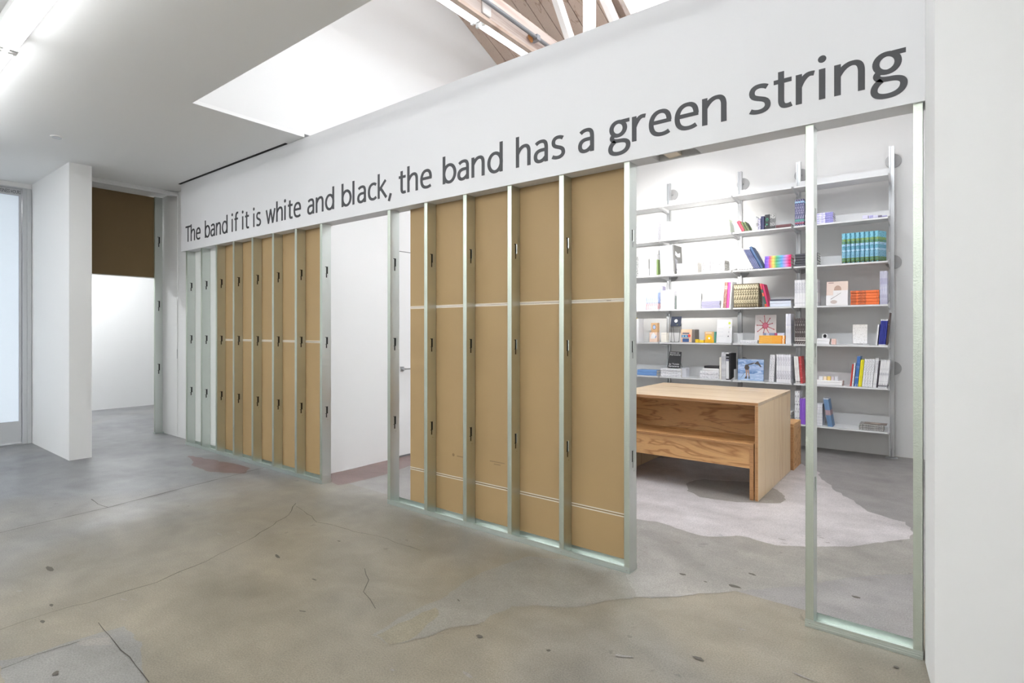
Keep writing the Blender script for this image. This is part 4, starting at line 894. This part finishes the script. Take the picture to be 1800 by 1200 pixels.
# row 6
pl = empty('dried_plant', (sxp(1110), YF+.05, zrow(6))); tag(pl, 'dark dried sprig in a small white pot beside the steel post', 'plant')
MB().tube((0, 0, 0), (0, 0, .05), .022, 14, r2=.03).build('pot', WB, pl)
for k in range(9):
    a_ = k*.7; l = .16+.05*(k % 3)
    MB().tube((0, 0, .045), (.03*math.cos(a_), .03*math.sin(a_), l), .002, 6).build('stem', C('stem', (70, 66, 60)), pl)
    MB().prism([(.03*math.cos(a_)-.01, l-.02), (.03*math.cos(a_)+.012, l), (.03*math.cos(a_), l+.025)], .03*math.sin(a_)-.002, .03*math.sin(a_)+.002, f=lambda x, z, yy: (x, yy, z)).build('leaf', C('stem', (70, 66, 60)), pl)
flat(6, 1120, 1154, 2, 650, C('brochure_blue', (112, 152, 206)), 'light blue brochure lying flat at the end of the lower shelf', d=.15)
zt = flat(6, 1160.5, 1197, 3, 647.5, WB2, 'thick white book lying flat under the black titled book', d=.2, group='flat white books under the black titled one')
y = YF+.06
wire_stand(sxp(1174, y), sxp(1192, y), y+.022, zt+.0005, .09, 'small black wire stand on the flat white books')
o, a, b, t_ = faceout(6, 1174, 1195.5, 618.5, C('soft_black', (42, 42, 44)), 'black book with white lettering propped up on the flat white books', t=.01, y=y-.012, back=13, z0=zt+.006)
for body, xx, zz, wd, ht in (('Notes on', .1, .88, .72, .075), ('Aerocene', .07, .76, .86, .085), ('by Tomás', .08, .16, .82, .095), ('Saraceno', .05, .045, .86, .09)):
    me = fit(text_mesh(body, .02, WB, extrude=.0002), wd*a, ht*b*1.25)
    put('lettering', me, o, loc=(t_+.0012, xx*a, zz*b), rot=(R(90), 0, R(90)))
carton(6, 1198.5, 1206, 647, C('grey_white_card', (214, 216, 224)), 'grey white carton right of the flat white books', d=.12, y=YF+.06)
zt = flat(6, 1230, 1264, 2, 652.5, WB2, 'large white book lying flat at the bottom of the low pile', d=.2, group='large white books of the low pile')
zt = flat(6, 1234.5, 1263.5, 1, 647.5, WB, 'smaller white book lying on the two large ones', d=.18, z0=zt)
add_book(.03, .15, sxp(1263)-sxp(1237), BLK, (sxp(1237), YF+.03, zt+.031), (0, R(90), 0), 'thick black book lying on top of the low white pile', None)
upright(6, 1264.5, 1267.6, 1, 628, CREAM, 'thin cream book standing right of the low white pile', d=.17)
upright(6, 1268, 1275.6, 3, 619, ramp_mat('grey_white_spine', [(0, (206, 206, 210)), (.12, (222, 222, 226))], marks=(190, 190, 196), mark_scale=(60, 60, 10)), 'tall grey white spine beside the black and white pair', d=.18)
upright(6, 1276, 1281, 2, 619.5, ramp_mat('panda_spine', [(0, (40, 40, 44)), (.03, (240, 240, 242)), (.68, (160, 158, 176)), (.76, (36, 36, 40)), (.82, (200, 200, 206)), (.85, (36, 36, 40)), (.95, (240, 240, 242))]), 'white spine with black blocks at its top in a pair', d=.18)
upright(6, 1281.3, 1284.6, 1, 621, C('matte_black', (48, 48, 50)), 'matte black book at the end of the row beside the black and white pair', d=.24)
bookend(6, 1288.5, 1295, 649, 'white sheet metal bookend in front of the matte black book')
o, a, b, t_ = faceout(6, 1296.5, 1342, 631.5, ramp_mat('soft_sea_sky', [(0, (150, 178, 214)), (.3, (176, 198, 228)), (.34, (96, 134, 190)), (.44, (130, 162, 210)), (.6, (170, 192, 226)), (.8, (120, 152, 200)), (1, (150, 176, 216))], marks=(190, 208, 234), mark_scale=(14, 14, 60), mark_thr=.58), 'blue seascape picture book with a bending dark figure facing out', t=.01, back=4)
FG = C('figure_dark', (84, 78, 76)); FS = C('figure_skin', (170, 140, 124))
decal(o, a, b, t_, [(FG, [(.26, .6), (.3, .74), (.4, .75), (.46, .6), (.42, .5), (.3, .5)]), (FG, [(.4, .72), (.55, .76), (.66, .82), (.64, .86), (.5, .8), (.38, .76)]), (FG, [(.64, .82), (.78, .92), (.92, .66), (.88, .64), (.8, .74), (.68, .78)]), (FS, [(.3, .5), (.38, .5), (.37, .2), (.33, .2)]), (FS, [(.38, .5), (.44, .5), (.47, .2), (.43, .2)]), (FG, [(.32, .2), (.37, .2), (.37, .08), (.27, .08)]), (FG, [(.43, .2), (.47, .2), (.48, .08), (.43, .08)]), (FG, [(.12, .1), (.13, .1), (.28, .34), (.27, .35)])])
upright(6, 1351, 1360, 2, 623.5, WB2, 'white book leaning right before the upright white set of six', lean=3, d=.17)
upright(6, 1364.5, 1393.5, 6, 623, ramp_mat('white_dash_spine', [(0, (238, 238, 242)), (.12, (196, 194, 204)), (.42, (240, 240, 244)), (.6, (196, 194, 204)), (.92, (240, 240, 244))], marks=(238, 238, 244), mark_scale=(500, 500, 30), mark_thr=.48), 'upright white spine with thin grey dashes in a set of six')
upright(6, 1398.5, 1406.5, 2, 626.5, ramp_mat('white_dot_spine', [(0, (240, 238, 236)), (.04, (90, 88, 90)), (.08, (240, 238, 236))], marks=(206, 202, 200), mark_scale=(200, 200, 16), mark_thr=.6), 'white book leaning left on the red one behind the stud', lean=-4, d=.17)
upright(6, 1407, 1411.5, 1, 626.5, ramp_mat('brick_red', [(0, (186, 62, 64))], marks=(226, 170, 166), mark_scale=(120, 120, 40), mark_thr=.66), 'brick red book leaning left beside the bare stud', lean=-4, d=.17)
zt = flat(6, 1434, 1480, 2, 668.5, C('bright_white', (242, 242, 242)), 'white book lying flat under the row of small cubes', d=.17)
for pa, pb_, rgb, lb in ((1439.5, 1446.5, (246, 246, 248), 'white small cube at the left of the row on the flat books'), (1447.3, 1453, (246, 226, 200), 'cream small cube with a red edge on the flat books'), (1453.8, 1460, (246, 214, 130), 'yellow small cube on the flat books'), (1461, 1466, (226, 214, 222), 'pinkish small cube on the flat books'), (1467.5, 1472.5, (232, 232, 238), 'pale grey small cube at the right end of the row')):
    carton(6, pa, pb_, 661.5, C('cube_'+lb.split()[0], rgb), lb, d=.035, z0=zt+.0005, y=YF+.03, name='small_cube', cat='cube')
upright(6, 1494.0, 1496.5, 1, 640, C('post_red', (214, 64, 58)), 'thin red book leaning right at the start of the colourful group', lean=5, d=.16)
upright(6, 1497, 1500.2, 1, 638, WB2, 'thin white book between the red and blue leaning ones', lean=5, d=.16)
upright(6, 1501.5, 1507.5, 2, 626, ramp_mat('cobalt_spine', [(0, (70, 116, 186))], marks=(226, 232, 244), mark_scale=(160, 160, 26), mark_thr=.64), 'cobalt blue spine leaning right beside the yellow book', lean=5, d=.17)
upright(6, 1508.3, 1514.4, 2, 632, ramp_mat('lemon_spine', [(0, (236, 226, 40))], marks=(150, 150, 40), mark_scale=(200, 200, 26), mark_thr=.68), 'lemon yellow book leaning right', lean=5, d=.17)
upright(6, 1515, 1533.5, 4, 631, WB2, 'wide white spine leaning slightly right after the yellow book', lean=5, d=.18)
upright(6, 1534, 1540, 2, 629, WB3, 'taller white spine next to a thin dark one', lean=5, d=.18)
upright(6, 1540.6, 1542.6, 1, 634, C('aubergine', (70, 62, 74)), 'thin dark spine between white books at the end of the shelf', lean=5, d=.17)
upright(6, 1543.2, 1564, 6, 632.5, ramp_mat('white_dark_foot', [(0, (240, 240, 242)), (.04, (80, 80, 84)), (.09, (240, 240, 242))], marks=(180, 180, 188), mark_scale=(200, 200, 18), mark_thr=.6), 'white spine with a dark foot mark in a leaning set of six', lean=5, d=.17)
# row 7
flat(7, 1372, 1393, 3, 724.5, ramp_mat('mixed_flat', [(0, (214, 214, 212)), (.6, (150, 148, 146))], axis='X'), 'grey white magazine in a low flat stack behind the table corner')
upright(7, 1397, 1405.5, 2, 687.5, ramp_mat('tall_white_dot', [(0, (238, 238, 240)), (.05, (60, 60, 64)), (.1, (238, 238, 240))], marks=(130, 130, 140), mark_scale=(120, 120, 40), mark_thr=.62), 'tall white spine with a black dot at its foot beside purple books')
upright(7, 1406, 1420, 4, 700.5, C('purple', (146, 96, 206)), 'purple spine standing behind the bare stud')
upright(7, 1434, 1445.5, 5, 709.5, WB2, 'short white spine right of the bare stud on the lowest shelf', d=.15)
upright(7, 1455, 1464, 5, 700.5, ramp_mat('steel_blue', [(0, (110, 142, 178)), (.4, (176, 150, 156)), (.58, (112, 144, 182)), (.96, (210, 216, 224))], marks=None), 'steel blue book with a dusty rose band leaning left on the lowest shelf', lean=-8.5, d=.16)
zt = flat(7, 1510, 1553, 3, 746.5, ramp_mat('grey_magazine_flat', [(0, (160, 158, 156))], marks=(90, 88, 88), mark_scale=(30, 30, 300), mark_thr=.55), 'grey magazine lying in a small flat pile on the lowest shelf', d=.2)
o = MB().box((0, 0, 0), (.2, .14, .004)).build('booklet', C('brown_cover', (120, 108, 100)), None, loc=(sxp(1518), YF+.05, zt+.0005)); tag(o, 'brown covered booklet lying on top of the grey magazine pile', 'booklet')
MB().prism(circ(.1, .07, .05, .7, 12), .004, .0043).build('print', C('cover_oval', (176, 160, 150)), o)
